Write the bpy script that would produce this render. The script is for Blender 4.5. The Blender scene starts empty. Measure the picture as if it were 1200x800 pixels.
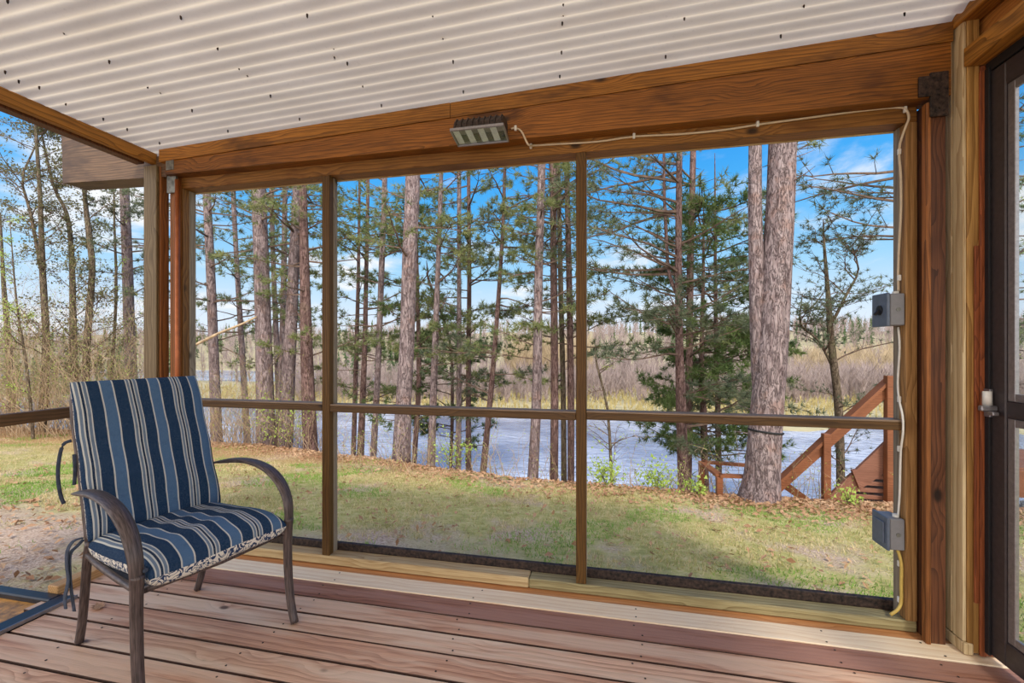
import bpy, math, random
import numpy as np
from mathutils import Vector, Matrix, noise as mnoise

# ------------------------------------------------------------------ camera
S = bpy.context.scene
COL = S.collection
FPX, CAMH, YAW, HOR = 505.0, 1.25, math.radians(11.85), 407.0
cam_d = bpy.data.cameras.new('camera')
cam_d.sensor_width = 36.0
cam_d.lens = FPX / 1200.0 * 36.0
cam_d.shift_y = (HOR - 400.0) / 1200.0
cam_d.clip_end = 2000
cam_d.clip_start = 0.02
cam = bpy.data.objects.new('camera', cam_d)
cam.location = (0, 0, CAMH)
cam.rotation_euler = (math.pi / 2, 0, YAW)
COL.objects.link(cam)
S.camera = cam

# ------------------------------------------------------------------ colour management
S.view_settings.view_transform = 'Standard'
S.view_settings.look = 'None'
S.view_settings.exposure = 0.12
S.view_settings.gamma = 1.0
S.view_settings.use_curve_mapping = False
S.cycles.transparent_max_bounces = 8
S.cycles.max_bounces = 8
S.cycles.sample_clamp_indirect = 6.0


# ------------------------------------------------------------------ node helpers
class NT:
    def __init__(self, tree):
        self.t = tree
        self.n = tree.nodes
        self.l = tree.links

    def new(self, typ, **kw):
        nd = self.n.new(typ)
        for k, v in kw.items():
            setattr(nd, k, v)
        return nd

    def link(self, a, b):
        self.l.new(a, b)

    def put(self, sock, v):
        if isinstance(v, bpy.types.NodeSocket):
            self.l.new(v, sock)
        else:
            sock.default_value = v

    def math(self, op, a, b=0.0, c=None, clamp=False):
        nd = self.new('ShaderNodeMath', operation=op)
        nd.use_clamp = clamp
        self.put(nd.inputs[0], a)
        self.put(nd.inputs[1], b)
        if c is not None:
            self.put(nd.inputs[2], c)
        return nd.outputs[0]

    def mix(self, f, a, b, mode='MIX'):
        nd = self.new('ShaderNodeMix', data_type='RGBA', blend_type=mode)
        self.put(nd.inputs[0], f)
        self.put(nd.inputs[6], a if isinstance(a, bpy.types.NodeSocket) else (*a, 1) if len(a) == 3 else a)
        self.put(nd.inputs[7], b if isinstance(b, bpy.types.NodeSocket) else (*b, 1) if len(b) == 3 else b)
        return nd.outputs[2]

    def ramp(self, f, stops, interp='LINEAR'):
        nd = self.new('ShaderNodeValToRGB')
        cr = nd.color_ramp
        cr.interpolation = interp
        while len(cr.elements) < len(stops):
            cr.elements.new(0.5)
        for e, (p, c) in zip(cr.elements, stops):
            e.position = p
            e.color = (*c, 1) if len(c) == 3 else c
        self.put(nd.inputs[0], f)
        return nd.outputs[0]

    def noise(self, vec, scale, detail=3, rough=0.5, dist=0.0):
        nd = self.new('ShaderNodeTexNoise')
        if vec is not None:
            self.link(vec, nd.inputs['Vector'])
        nd.inputs['Scale'].default_value = scale
        nd.inputs['Detail'].default_value = detail
        nd.inputs['Roughness'].default_value = rough
        nd.inputs['Distortion'].default_value = dist
        return nd.outputs[0]

    def mapping(self, vec, scale=(1, 1, 1), loc=(0, 0, 0), rot=(0, 0, 0)):
        nd = self.new('ShaderNodeMapping')
        self.link(vec, nd.inputs['Vector'])
        nd.inputs['Scale'].default_value = scale
        nd.inputs['Location'].default_value = loc
        nd.inputs['Rotation'].default_value = rot
        return nd.outputs[0]

    def step(self, v, lo, hi):
        nd = self.new('ShaderNodeMapRange', interpolation_type='SMOOTHSTEP')
        self.put(nd.inputs[0], v)
        nd.inputs[1].default_value = lo
        nd.inputs[2].default_value = hi
        return nd.outputs[0]


def srgb(r, g, b):
    f = lambda c: (c / 255) / 12.92 if c / 255 <= 0.04045 else ((c / 255 + 0.055) / 1.055) ** 2.4
    return (f(r), f(g), f(b))


# ------------------------------------------------------------------ sky
W = bpy.data.worlds.new('sky')
S.world = W
W.use_nodes = True
nt = NT(W.node_tree)
nt.n.clear()
tc = nt.new('ShaderNodeTexCoord')
sep = nt.new('ShaderNodeSeparateXYZ')
nt.link(tc.outputs['Generated'], sep.inputs[0])
dx, dy, dz = sep.outputs
grad = nt.ramp(dz, [(0.0, srgb(232, 240, 250)), (0.07, srgb(215, 232, 250)), (0.17, srgb(160, 212, 248)),
                    (0.30, srgb(82, 178, 245)), (0.45, srgb(38, 146, 234)), (1.0, srgb(30, 110, 205))])
zz = nt.math('ADD', nt.math('MAXIMUM', dz, 0.0), 0.16)
cv = nt.new('ShaderNodeCombineXYZ')
nt.put(cv.inputs[0], nt.math('DIVIDE', dx, zz))
nt.put(cv.inputs[1], nt.math('DIVIDE', dy, zz))
cv.inputs[2].default_value = 3.1
cn = nt.noise(cv.outputs[0], 1.15, 7, 0.58, 0.3)
cm = nt.step(cn, 0.50, 0.66)
fade = nt.math('SUBTRACT', 1.0, nt.step(dz, 0.30, 0.62))
cm = nt.math('MULTIPLY', cm, fade)
sky = nt.mix(cm, grad, srgb(244, 246, 250))
# white sky half behind the camera, added brighter to fill the porch interior
bk = nt.step(nt.math('MULTIPLY', dy, -1.0), -0.25, 0.55)
sky = nt.mix(bk, sky, (1.95, 1.95, 1.98))
bg = nt.new('ShaderNodeBackground')
nt.link(sky, bg.inputs[0])
bg.inputs[1].default_value = 1.0
wo = nt.new('ShaderNodeOutputWorld')
nt.link(bg.outputs[0], wo.inputs[0])

# ------------------------------------------------------------------ sun
sd = bpy.data.lights.new('sun', 'SUN')
sd.energy = 2.5
sd.angle = math.radians(9)
sd.color = (1.0, 0.95, 0.87)
sun = bpy.data.objects.new('sun', sd)
sun.rotation_euler = (math.radians(44), 0, math.radians(28))
COL.objects.link(sun)

# ------------------------------------------------------------------ pixel -> world helpers (measuring the 1200x800 photograph)
RX, RY = math.cos(YAW), math.sin(YAW)
FX, FY = -math.sin(YAW), math.cos(YAW)


def ray(px, py):
    u = (px - 600) / FPX
    return Vector((FX + u * RX, FY + u * RY, -(py - HOR) / FPX))


def at(px, py, t):
    r = ray(px, py)
    return Vector((r.x * t, r.y * t, CAMH + r.z * t))


def on_y(px, py, Y):
    return at(px, py, Y / ray(px, py).y)


def on_z(px, py, Z):
    return at(px, py, (Z - CAMH) / ray(px, py).z)


def on_x(px, py, X):
    return at(px, py, X / ray(px, py).x)


# ------------------------------------------------------------------ mesh builder
class MB:
    def __init__(self):
        self.v, self.f, self.m = [], [], []

    def add(self, vs, fs, mi=0):
        o = len(self.v)
        self.v.extend([tuple(v) for v in vs])
        self.f.extend([tuple(i + o for i in f) for f in fs])
        self.m.extend([mi] * len(fs))

    def box(self, x0, x1, y0, y1, z0, z1, bev=0.0, mi=0):
        if bev <= 0:
            vs = [(x, y, z) for x in (x0, x1) for y in (y0, y1) for z in (z0, z1)]
            self.add(vs, [(0, 1, 3, 2), (4, 6, 7, 5), (0, 4, 5, 1), (2, 3, 7, 6), (0, 2, 6, 4), (1, 5, 7, 3)], mi)
            return
        b = min(bev, (x1 - x0) * .45, (y1 - y0) * .45, (z1 - z0) * .45)
        lo, hi = (x0, y0, z0), (x1, y1, z1)
        vs, idx = [], {}
        for sx in (0, 1):
            for sy in (0, 1):
                for sz in (0, 1):
                    s = (sx, sy, sz)
                    for ax in range(3):
                        p = []
                        for k in range(3):
                            e = (hi if s[k] else lo)[k]
                            p.append(e if k == ax else e - b if s[k] else e + b)
                        idx[(s, ax)] = len(vs)
                        vs.append(p)
        fs = []
        for ax in range(3):
            o = [k for k in range(3) if k != ax]
            for sv in (0, 1):
                q = []
                for a, c in ((0, 0), (1, 0), (1, 1), (0, 1)):
                    s = [0, 0, 0]
                    s[ax] = sv
                    s[o[0]] = a
                    s[o[1]] = c
                    q.append(idx[(tuple(s), ax)])
                flip = (sv == 0) != (ax == 1)
                fs.append(tuple(q[::-1]) if flip else tuple(q))
        for ax in range(3):  # edges running along ax
            o = [k for k in range(3) if k != ax]
            for a in (0, 1):
                for c in (0, 1):
                    s0, s1 = [0, 0, 0], [0, 0, 0]
                    s0[o[0]] = s1[o[0]] = a
                    s0[o[1]] = s1[o[1]] = c
                    s1[ax] = 1
                    s0, s1 = tuple(s0), tuple(s1)
                    fs.append((idx[(s0, o[0])], idx[(s0, o[1])], idx[(s1, o[1])], idx[(s1, o[0])]))
        for sx in (0, 1):
            for sy in (0, 1):
                for sz in (0, 1):
                    s = (sx, sy, sz)
                    fs.append((idx[(s, 0)], idx[(s, 1)], idx[(s, 2)]))
        self.add(vs, fs, mi)

    def prism(self, prof, axis, a0, a1, mi=0):
        """closed 2D profile extruded along axis ('x': prof is (y,z); 'y': (x,z); 'z': (x,y))"""
        n = len(prof)
        mk = {'x': lambda p, a: (a, p[0], p[1]), 'y': lambda p, a: (p[0], a, p[1]), 'z': lambda p, a: (p[0], p[1], a)}[axis]
        vs = [mk(p, a0) for p in prof] + [mk(p, a1) for p in prof]
        fs = [tuple(range(n)), tuple(range(2 * n - 1, n - 1, -1))]
        fs += [(i, (i + 1) % n, n + (i + 1) % n, n + i) for i in range(n)]
        self.add(vs, fs, mi)

    def bar(self, p0, p1, w, h, up=(0, 0, 1), mi=0):
        p0, p1, up = Vector(p0), Vector(p1), Vector(up)
        d = (p1 - p0).normalized()
        s = d.cross(up)
        if s.length < 1e-4:
            s = d.cross(Vector((0, 1, 0)))
        s.normalize()
        n = s.cross(d)
        vs = []
        for p in (p0, p1):
            for a, b in ((-1, -1), (1, -1), (1, 1), (-1, 1)):
                vs.append(p + s * a * w / 2 + n * b * h / 2)
        self.add(vs, [(3, 2, 1, 0), (4, 5, 6, 7), (0, 1, 5, 4), (1, 2, 6, 5), (2, 3, 7, 6), (3, 0, 4, 7)], mi)

    def tube(self, pts, rad, n=6, mi=0, flat=1.0, side=None):
        pts = [Vector(p) for p in pts]
        if not isinstance(rad, (list, tuple)):
            rad = [rad] * len(pts)
        vs, fs = [], []
        prev = None
        for i, p in enumerate(pts):
            d = (pts[min(i + 1, len(pts) - 1)] - pts[max(i - 1, 0)])
            if d.length < 1e-9:
                d = Vector((0, 0, 1))
            d.normalize()
            if side is not None:
                a = (Vector(side) - d * d.dot(Vector(side))).normalized()
            elif prev is None:
                a = d.orthogonal().normalized()
            else:
                a = (prev - d * d.dot(prev))
                a = a.normalized() if a.length > 1e-6 else d.orthogonal().normalized()
            prev = a
            b = d.cross(a)
            for k in range(n):
                t = 2 * math.pi * k / n
                vs.append(p + a * math.cos(t) * rad[i] + b * math.sin(t) * rad[i] * flat)
        for i in range(len(pts) - 1):
            for k in range(n):
                k2 = (k + 1) % n
                fs.append((i * n + k, i * n + k2, (i + 1) * n + k2, (i + 1) * n + k))
        fs.append(tuple(range(n - 1, -1, -1)))
        fs.append(tuple(range((len(pts) - 1) * n, len(pts) * n)))
        self.add(vs, fs, mi)

    def disc(self, c, axis, r, h, n=16, mi=0):
        c, axis = Vector(c), Vector(axis).normalized()
        self.tube([c, c + axis * h], r, n, mi)

    def build(self, name, mats, parent=None, smooth=False):
        me = bpy.data.meshes.new(name)
        off = Vector((0, 0, 0))
        if parent is not None and parent.get('_world', False):
            off = Vector(parent['_world'])
        if parent is not None and not parent.get('_world', False) and parent.parent is not None and parent.parent.get('_world', False):
            off = Vector(parent.parent['_world'])
        vs = [(v[0] - off.x, v[1] - off.y, v[2] - off.z) for v in self.v]
        me.from_pydata(vs, [], self.f)
        if not isinstance(mats, (list, tuple)):
            mats = [mats]
        for m in mats:
            me.materials.append(m)
        if len(mats) > 1:
            me.polygons.foreach_set('material_index', self.m)
        if smooth:
            me.polygons.foreach_set('use_smooth', [True] * len(me.polygons))
        me.update()
        o = bpy.data.objects.new(name, me)
        COL.objects.link(o)
        if parent is not None:
            o.parent = parent
        return o


def tri_mesh(name, V, mats, parent=None, mi=None, off=(0, 0, 0), smooth=False):
    """V: (n,3,3) array of triangles -> one mesh"""
    V = np.asarray(V, dtype=np.float32) - np.asarray(off, dtype=np.float32)
    n = len(V)
    me = bpy.data.meshes.new(name)
    me.vertices.add(n * 3)
    me.vertices.foreach_set('co', V.reshape(-1))
    me.loops.add(n * 3)
    me.loops.foreach_set('vertex_index', np.arange(n * 3, dtype=np.int32))
    me.polygons.add(n)
    me.polygons.foreach_set('loop_start', np.arange(0, n * 3, 3, dtype=np.int32))
    if not isinstance(mats, (list, tuple)):
        mats = [mats]
    for m in mats:
        me.materials.append(m)
    if mi is not None:
        me.polygons.foreach_set('material_index', np.asarray(mi, dtype=np.int32))
    me.update(calc_edges=True)
    o = bpy.data.objects.new(name, me)
    COL.objects.link(o)
    if parent is not None:
        o.parent = parent
    return o


def tag(o, label=None, cat=None, group=None, kind=None):
    if label:
        o['label'] = label
    if cat:
        o['category'] = cat
    if group:
        o['group'] = group
    if kind:
        o['kind'] = kind
    return o


WORLD = {}


def empty(name, loc=(0, 0, 0), rz=0.0):
    o = bpy.data.objects.new(name, None)
    o.empty_display_size = 0.1
    o.location = loc
    o.rotation_euler = (0, 0, rz)
    COL.objects.link(o)
    if rz == 0.0 and tuple(loc) != (0, 0, 0):
        o['_world'] = list(loc)
    return o


# ------------------------------------------------------------------ materials
def new_mat(name):
    m = bpy.data.materials.new(name)
    m.use_nodes = True
    nt = NT(m.node_tree)
    nt.n.clear()
    p = nt.new('ShaderNodeBsdfPrincipled')
    out = nt.new('ShaderNodeOutputMaterial')
    nt.link(p.outputs[0], out.inputs[0])
    return m, nt, p, out


def plain(name, col, rough=0.6, metal=0.0, var=0.12, scale=20, bump=0.0):
    m, nt, p, out = new_mat(name)
    tc = nt.new('ShaderNodeTexCoord')
    n = nt.noise(tc.outputs['Object'], scale, 3, 0.6)
    c2 = tuple(min(1, c * (1 - 2 * var)) for c in col)
    c3 = tuple(min(1, c * (1 + var)) for c in col)
    nt.link(nt.ramp(n, [(0.3, c2), (0.7, c3)]), p.inputs['Base Color'])
    p.inputs['Roughness'].default_value = rough
    p.inputs['Metallic'].default_value = metal
    if bump:
        b = nt.new('ShaderNodeBump')
        b.inputs['Strength'].default_value = bump
        b.inputs['Distance'].default_value = 0.002
        nt.link(n, b.inputs['Height'])
        nt.link(b.outputs[0], p.inputs['Normal'])
    return m


def wood(name, light, dark, axis='x', knots=True, rough=0.55, grain=1.0, seed=0.0, stain=None, kscale=2.4, worn=None, warpy=0.085):
    """sawn timber: rings stretched along an axis, fine grain, knots and, where seen, grey wear or stain"""
    m, nt, p, out = new_mat(name)
    tc = nt.new('ShaderNodeTexCoord')
    k = {'x': (0.10, 1, 1), 'y': (1, 0.10, 1), 'z': (1, 1, 0.10)}[axis]
    base = nt.mapping(tc.outputs['Object'], (1, 1, 1), (seed * 3.1, seed * 1.7, seed * 2.3))
    st = nt.mapping(base, k)
    warp = nt.noise(st, 9, 3, 0.6)
    # knots
    kk = {'x': (0.55, 1, 1), 'y': (1, 0.55, 1), 'z': (1, 1, 0.55)}[axis]
    vo = nt.new('ShaderNodeTexVoronoi')
    nt.link(nt.mapping(base, kk), vo.inputs['Vector'])
    vo.inputs['Scale'].default_value = kscale * 2
    kd = vo.outputs['Distance']
    knot = nt.math('SUBTRACT', 1.0, nt.step(kd, 0.04, 0.11)) if knots else 0.0
    halo = nt.math('SUBTRACT', 1.0, nt.step(kd, 0.04, 0.42))
    # ring lines
    sx = nt.new('ShaderNodeSeparateXYZ')
    nt.link(base, sx.inputs[0])
    cross = {'x': (1, 2), 'y': (0, 2), 'z': (0, 1)}[axis]
    a = nt.math('ADD', nt.math('MULTIPLY', sx.outputs[cross[0]], 1.0), nt.math('MULTIPLY', sx.outputs[cross[1]], 0.9))
    a = nt.math('ADD', a, nt.math('MULTIPLY', warp, warpy))
    a = nt.math('ADD', a, nt.math('MULTIPLY', halo, 0.035))
    ring = nt.math('FRACT', nt.math('MULTIPLY', a, 62.0 * grain))
    ring = nt.math('POWER', ring, 2.2)
    fine = nt.noise(nt.mapping(base, {'x': (0.03, 1, 1), 'y': (1, 0.03, 1), 'z': (1, 1, 0.03)}[axis]), 260, 2, 0.5)
    big = nt.noise(st, 5, 2, 0.5)
    mid = tuple((l * 0.62 + d * 0.38) for l, d in zip(light, dark))
    col = nt.ramp(big, [(0.3, mid), (0.62, light)])
    col = nt.mix(nt.math('MULTIPLY', ring, 0.72), col, dark)
    col = nt.mix(nt.math('MULTIPLY', nt.step(fine, 0.42, 0.70), 0.45), col, dark)
    if stain:
        sn = nt.noise(nt.mapping(base, {'x': (0.35, 1, 1), 'y': (1, 0.35, 1), 'z': (1, 1, 0.35)}[axis]), 4.5, 4, 0.65)
        col = nt.mix(nt.math('MULTIPLY', nt.step(sn, 0.50, 0.66), 0.8), col, stain)
    if worn:
        wn = nt.noise(nt.mapping(base, k), 12, 3, 0.6)
        col = nt.mix(nt.math('MULTIPLY', nt.step(wn, 0.42, 0.6), 0.7), col, worn)
    if knots:
        kc = tuple(c * 0.22 for c in dark)
        col = nt.mix(nt.math('MULTIPLY', knot, 0.9), col, kc)
    nt.link(col, p.inputs['Base Color'])
    p.inputs['Roughness'].default_value = rough
    p.inputs['Specular IOR Level'].default_value = 0.3
    b = nt.new('ShaderNodeBump')
    b.inputs['Strength'].default_value = 0.35
    b.inputs['Distance'].default_value = 0.002
    nt.link(nt.math('ADD', nt.math('MULTIPLY', ring, -1.0), fine), b.inputs['Height'])
    nt.link(b.outputs[0], p.inputs['Normal'])
    return m


M = {}
CEDAR_L, CEDAR_D = srgb(192, 124, 56), srgb(108, 56, 18)
M['beam'] = wood('stained_cedar_beam', srgb(158, 98, 36), srgb(54, 28, 8), 'x', seed=1, stain=srgb(70, 38, 16), grain=1.25)
M['plate'] = wood('stained_cedar_plate', srgb(178, 116, 42), srgb(66, 38, 10), 'x', seed=2.4, stain=srgb(84, 50, 20), kscale=1.9)
M['plate_y'] = wood('stained_plate_depthwise', srgb(182, 124, 52), srgb(80, 48, 14), 'y', seed=5, grain=0.7)
M['head'] = wood('honey_frame_head', srgb(158, 108, 50), srgb(76, 46, 18), 'x', seed=3, stain=srgb(96, 56, 22))
M['stud'] = wood('treated_stud', srgb(172, 130, 80), srgb(100, 66, 30), 'z', seed=4, grain=0.7)
M['studl'] = wood('left_corner_stud', srgb(146, 104, 56), srgb(74, 46, 20), 'z', seed=4.6, grain=0.7)
M['post'] = wood('dark_redwood_post', srgb(112, 68, 42), srgb(46, 26, 16), 'z', seed=6, grain=0.9)
M['postl'] = wood('orange_post', srgb(160, 100, 52), srgb(72, 40, 16), 'z', seed=7, grain=0.7)
M['trimr'] = wood('yellow_trim_post', srgb(186, 142, 78), srgb(106, 68, 26), 'z', seed=8, grain=0.45, kscale=1.6)
M['creamr'] = wood('pale_side_board', srgb(214, 192, 150), srgb(152, 118, 74), 'z', seed=9, grain=0.5)
M['reds'] = wood('red_cedar_jamb', srgb(160, 88, 48), srgb(84, 38, 18), 'z', seed=10)
M['mull'] = wood('dark_brown_mullion', srgb(104, 72, 28), srgb(50, 32, 10), 'z', seed=11)
M['rail'] = wood('brown_mid_rail', srgb(108, 78, 44), srgb(54, 36, 16), 'x', seed=12)
M['raily'] = wood('brown_side_rail', srgb(118, 88, 58), srgb(66, 46, 24), 'y', seed=12)
M['beamend'] = wood('weathered_beam_end', srgb(118, 90, 66), srgb(52, 36, 24), 'x', seed=41, grain=1.0, stain=srgb(58, 40, 30), kscale=2.0)
M['greyp'] = wood('weathered_corner_stud', srgb(136, 116, 84), srgb(78, 60, 38), 'z', seed=43, grain=0.8)
M['grey'] = wood('weathered_grey_wood', srgb(158, 144, 124), srgb(100, 84, 66), 'z', seed=13, grain=0.8)
M['greyx'] = wood('weathered_grey_wood_lengthwise', srgb(140, 116, 94), srgb(74, 56, 42), 'x', seed=13.5, grain=1.0, worn=srgb(146, 124, 104))
M['sill'] = wood('pale_new_sill', srgb(200, 176, 132), srgb(140, 106, 62), 'x', seed=14, grain=0.6)
M['sillg'] = wood('green_treated_sill', srgb(166, 154, 112), srgb(104, 86, 50), 'x', seed=15, grain=0.6)
M['silly'] = wood('side_sill', srgb(196, 154, 104), srgb(140, 96, 52), 'y', seed=16)
M['deck'] = wood('worn_redwood_deck', srgb(226, 184, 152), srgb(160, 112, 84), 'x', seed=17, grain=0.55, worn=srgb(226, 198, 170), kscale=3.0)
M['deck2'] = wood('worn_redwood_deck_darker', srgb(214, 166, 134), srgb(144, 94, 68), 'x', seed=18, grain=0.5, worn=srgb(220, 188, 160), kscale=2.8)
M['deckd'] = wood('reddish_deck_board', srgb(166, 114, 88), srgb(104, 60, 42), 'x', seed=19, grain=0.7, worn=srgb(168, 126, 108), kscale=2.6)
M['deckn'] = wood('new_pine_board', srgb(246, 226, 196), srgb(224, 190, 150), 'x', seed=20, grain=0.5, kscale=1.5)
M['decko'] = wood('orange_filler_strip', srgb(206, 148, 98), srgb(160, 102, 56), 'x', seed=21, grain=0.6)
M['deck_gap_shade'] = plain('gap_shade_board_edge', srgb(74, 50, 38), 0.9, 0, 0.2, 30)  # dark colour painted in as the shade inside the board gaps
M['redrail'] = wood('red_stained_rail', srgb(150, 94, 62), srgb(92, 52, 32), 'x', seed=22, knots=False)
M['stair'] = wood('brown_painted_stair', srgb(150, 104, 84), srgb(104, 66, 52), 'x', seed=23, knots=False)
M['metal_dark'] = plain('bronze_aluminium', srgb(66, 58, 58), 0.38, 0.3, 0.1, 60)
M['metal_light'] = plain('brushed_aluminium_edge', srgb(150, 146, 148), 0.35, 0.7, 0.1, 80)
M['black'] = plain('black_rubber', srgb(24, 22, 24), 0.6, 0, 0.2, 60)
M['black_frame'] = plain('black_powder_coat', srgb(38, 42, 52), 0.3, 0.4, 0.15, 60)
M['box_grey'] = plain('grey_pvc_box', srgb(126, 124, 126), 0.5, 0.1, 0.05, 40)
M['box_lid'] = plain('slate_box_lid', srgb(96, 106, 122), 0.42, 0.2, 0.08, 40)
M['cable'] = plain('pale_tan_cable', srgb(206, 186, 156), 0.5, 0, 0.06, 40)
M['cable_y'] = plain('yellow_cable', srgb(196, 166, 84), 0.5, 0, 0.06, 40)
M['white'] = plain('white_plastic', srgb(226, 222, 212), 0.5, 0, 0.05, 40)
M['galv'] = plain('galvanised_plate', srgb(126, 124, 116), 0.5, 0.5, 0.3, 30, 0.3)
M['rust'] = plain('blackened_bracket', srgb(64, 48, 40), 0.7, 0.2, 0.5, 60, 0.6)
M['amber'] = plain('amber_pebbled_glass', srgb(196, 138, 60), 0.4, 0, 0.35, 25, 0.8)
M['stone'] = plain('grey_boulder', srgb(150, 146, 142), 0.9, 0, 0.3, 6, 0.8)
M['wicker'] = None


def chair_metal():
    m, nt, p, out = new_mat('brushed_bronze_tube')
    tc = nt.new('ShaderNodeTexCoord')
    n = nt.noise(nt.mapping(tc.outputs['Object'], (.1, 1, 0.05)), 260, 2, 0.6)
    nt.link(nt.ramp(n, [(0.35, srgb(62, 52, 50)), (0.65, srgb(104, 90, 86))]), p.inputs['Base Color'])
    p.inputs['Roughness'].default_value = 0.42
    p.inputs['Metallic'].default_value = 0.35
    return m


M['chair'] = chair_metal()


def stripe_fabric():
    m, nt, p, out = new_mat('blue_striped_canvas')
    tc = nt.new('ShaderNodeTexCoord')
    s = nt.new('ShaderNodeSeparateXYZ')
    nt.link(tc.outputs['Object'], s.inputs[0])
    P = 0.172
    wob = nt.noise(tc.outputs['Object'], 7, 2, 0.5)
    y = nt.math('ADD', s.outputs[1], nt.math('MULTIPLY', wob, 0.006))
    f = nt.math('FRACT', nt.math('ADD', nt.math('DIVIDE', y, P), 10.0 + 0.365))
    navy, mid, cream, lg = srgb(10, 42, 72), srgb(70, 98, 130), srgb(186, 184, 176), srgb(98, 112, 130)
    st, pos = [], 0.0
    for w, c in ((.024, cream), (.05, lg), (.024, cream), (.045, srgb(14, 34, 60)), (.024, cream), (.05, lg), (.024, cream),
                 (.22, navy), (.032, cream), (.22, mid), (.032, cream), (.255, navy)):
        st.append((pos, c))
        pos += w
    r = nt.ramp(f, st, 'CONSTANT')
    wv = nt.noise(nt.mapping(tc.outputs['Object'], (1, 1, 1)), 420, 2, 0.6)
    v = nt.noise(tc.outputs['Object'], 40, 3, 0.6)
    r = nt.mix(nt.math('MULTIPLY', nt.step(wv, 0.4, 0.8), 0.22), r, srgb(150, 165, 180))
    r = nt.mix(nt.math('MULTIPLY', nt.step(v, 0.5, 0.8), 0.18), r, srgb(16, 36, 66))
    nt.link(r, p.inputs['Base Color'])
    p.inputs['Roughness'].default_value = 0.85
    p.inputs['Specular IOR Level'].default_value = 0.15
    b = nt.new('ShaderNodeBump')
    b.inputs['Strength'].default_value = 0.4
    b.inputs['Distance'].default_value = 0.003
    nt.link(nt.math('ADD', wv, nt.math('MULTIPLY', nt.noise(tc.outputs['Object'], 22, 3, 0.5), 2.0)), b.inputs['Height'])
    nt.link(b.outputs[0], p.inputs['Normal'])
    return m


def damask_fabric():
    m, nt, p, out = new_mat('white_and_navy_scroll_canvas')
    tc = nt.new('ShaderNodeTexCoord')
    n = nt.noise(tc.outputs['Object'], 26, 1, 0.4, 2.5)
    b = nt.math('ABSOLUTE', nt.math('SUBTRACT', n, 0.5))
    r = nt.ramp(b, [(0.0, srgb(28, 52, 88)), (0.055, srgb(214, 206, 192))], 'CONSTANT')
    nt.link(r, p.inputs['Base Color'])
    p.inputs['Roughness'].default_value = 0.85
    return m


M['stripe'] = stripe_fabric()
M['damask'] = damask_fabric()
M['tie'] = plain('navy_ribbon', srgb(58, 66, 82), 0.8, 0, 0.2, 60)


def bark(name, a, b, lichen=None, sc=1.0):
    m, nt, p, out = new_mat(name)
    tc = nt.new('ShaderNodeTexCoord')
    st = nt.mapping(tc.outputs['Object'], (1, 1, 0.22))
    n1 = nt.noise(st, 22 * sc, 5, 0.7, 0.6)
    n2 = nt.noise(st, 27 * sc, 4, 0.66, 1.0)
    rid = nt.math('ABSOLUTE', nt.math('SUBTRACT', n2, 0.5))
    crack = nt.math('SUBTRACT', 1.0, nt.step(rid, 0.0, 0.045))
    col = nt.ramp(n1, [(0.3, b), (0.62, a)])
    if lichen:
        col = nt.mix(nt.math('MULTIPLY', nt.step(nt.noise(tc.outputs['Object'], 5, 4, 0.6), 0.5, 0.66), 0.55), col, lichen)
    col = nt.mix(nt.math('MULTIPLY', crack, 0.55), col, tuple(c * 0.5 for c in b))
    nt.link(col, p.inputs['Base Color'])
    p.inputs['Roughness'].default_value = 0.95
    p.inputs['Specular IOR Level'].default_value = 0.1
    bp = nt.new('ShaderNodeBump')
    bp.inputs['Strength'].default_value = 0.9
    bp.inputs['Distance'].default_value = 0.02
    nt.link(nt.math('SUBTRACT', n1, nt.math('MULTIPLY', crack, 0.8)), bp.inputs['Height'])
    nt.link(bp.outputs[0], p.inputs['Normal'])
    return m


M['bark'] = bark('red_pine_bark', srgb(172, 154, 152), srgb(104, 84, 84), srgb(156, 124, 112))
M['bark2'] = bark('brown_pine_bark', srgb(150, 122, 116), srgb(94, 68, 62), srgb(128, 108, 92))  # browner, darker bark tone for some of the pines
M['bark3'] = bark('grey_oak_bark', srgb(140, 124, 106), srgb(82, 66, 52), srgb(120, 116, 84), 1.3)
M['twig'] = plain('brown_twig_bark', srgb(112, 90, 76), 0.9, 0, 0.25, 12)
M['twig_pale'] = plain('dry_tan_twig', srgb(186, 160, 128), 0.9, 0, 0.25, 8)


def leafy(name, a, b, trans=0.35):
    m, nt, p, out = new_mat(name)
    geo = nt.new('ShaderNodeNewGeometry')
    n = nt.noise(geo.outputs['Position'], 2.2, 3, 0.6)
    w = nt.new('ShaderNodeTexWhiteNoise', noise_dimensions='3D')
    nt.link(nt.mapping(geo.outputs['Position'], (9, 9, 9)), w.inputs['Vector'])
    col = nt.ramp(nt.math('ADD', nt.math('MULTIPLY', n, 0.7), nt.math('MULTIPLY', w.outputs[0], 0.3)), [(0.35, a), (0.7, b)])
    nt.link(col, p.inputs['Base Color'])
    p.inputs['Roughness'].default_value = 0.75
    p.inputs['Specular IOR Level'].default_value = 0.15
    tr = nt.new('ShaderNodeBsdfTranslucent')
    nt.link(col, tr.inputs[0])
    mx = nt.new('ShaderNodeMixShader')
    mx.inputs[0].default_value = trans
    nt.link(p.outputs[0], mx.inputs[1])
    nt.link(tr.outputs[0], mx.inputs[2])
    nt.link(mx.outputs[0], out.inputs[0])
    return m


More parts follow.
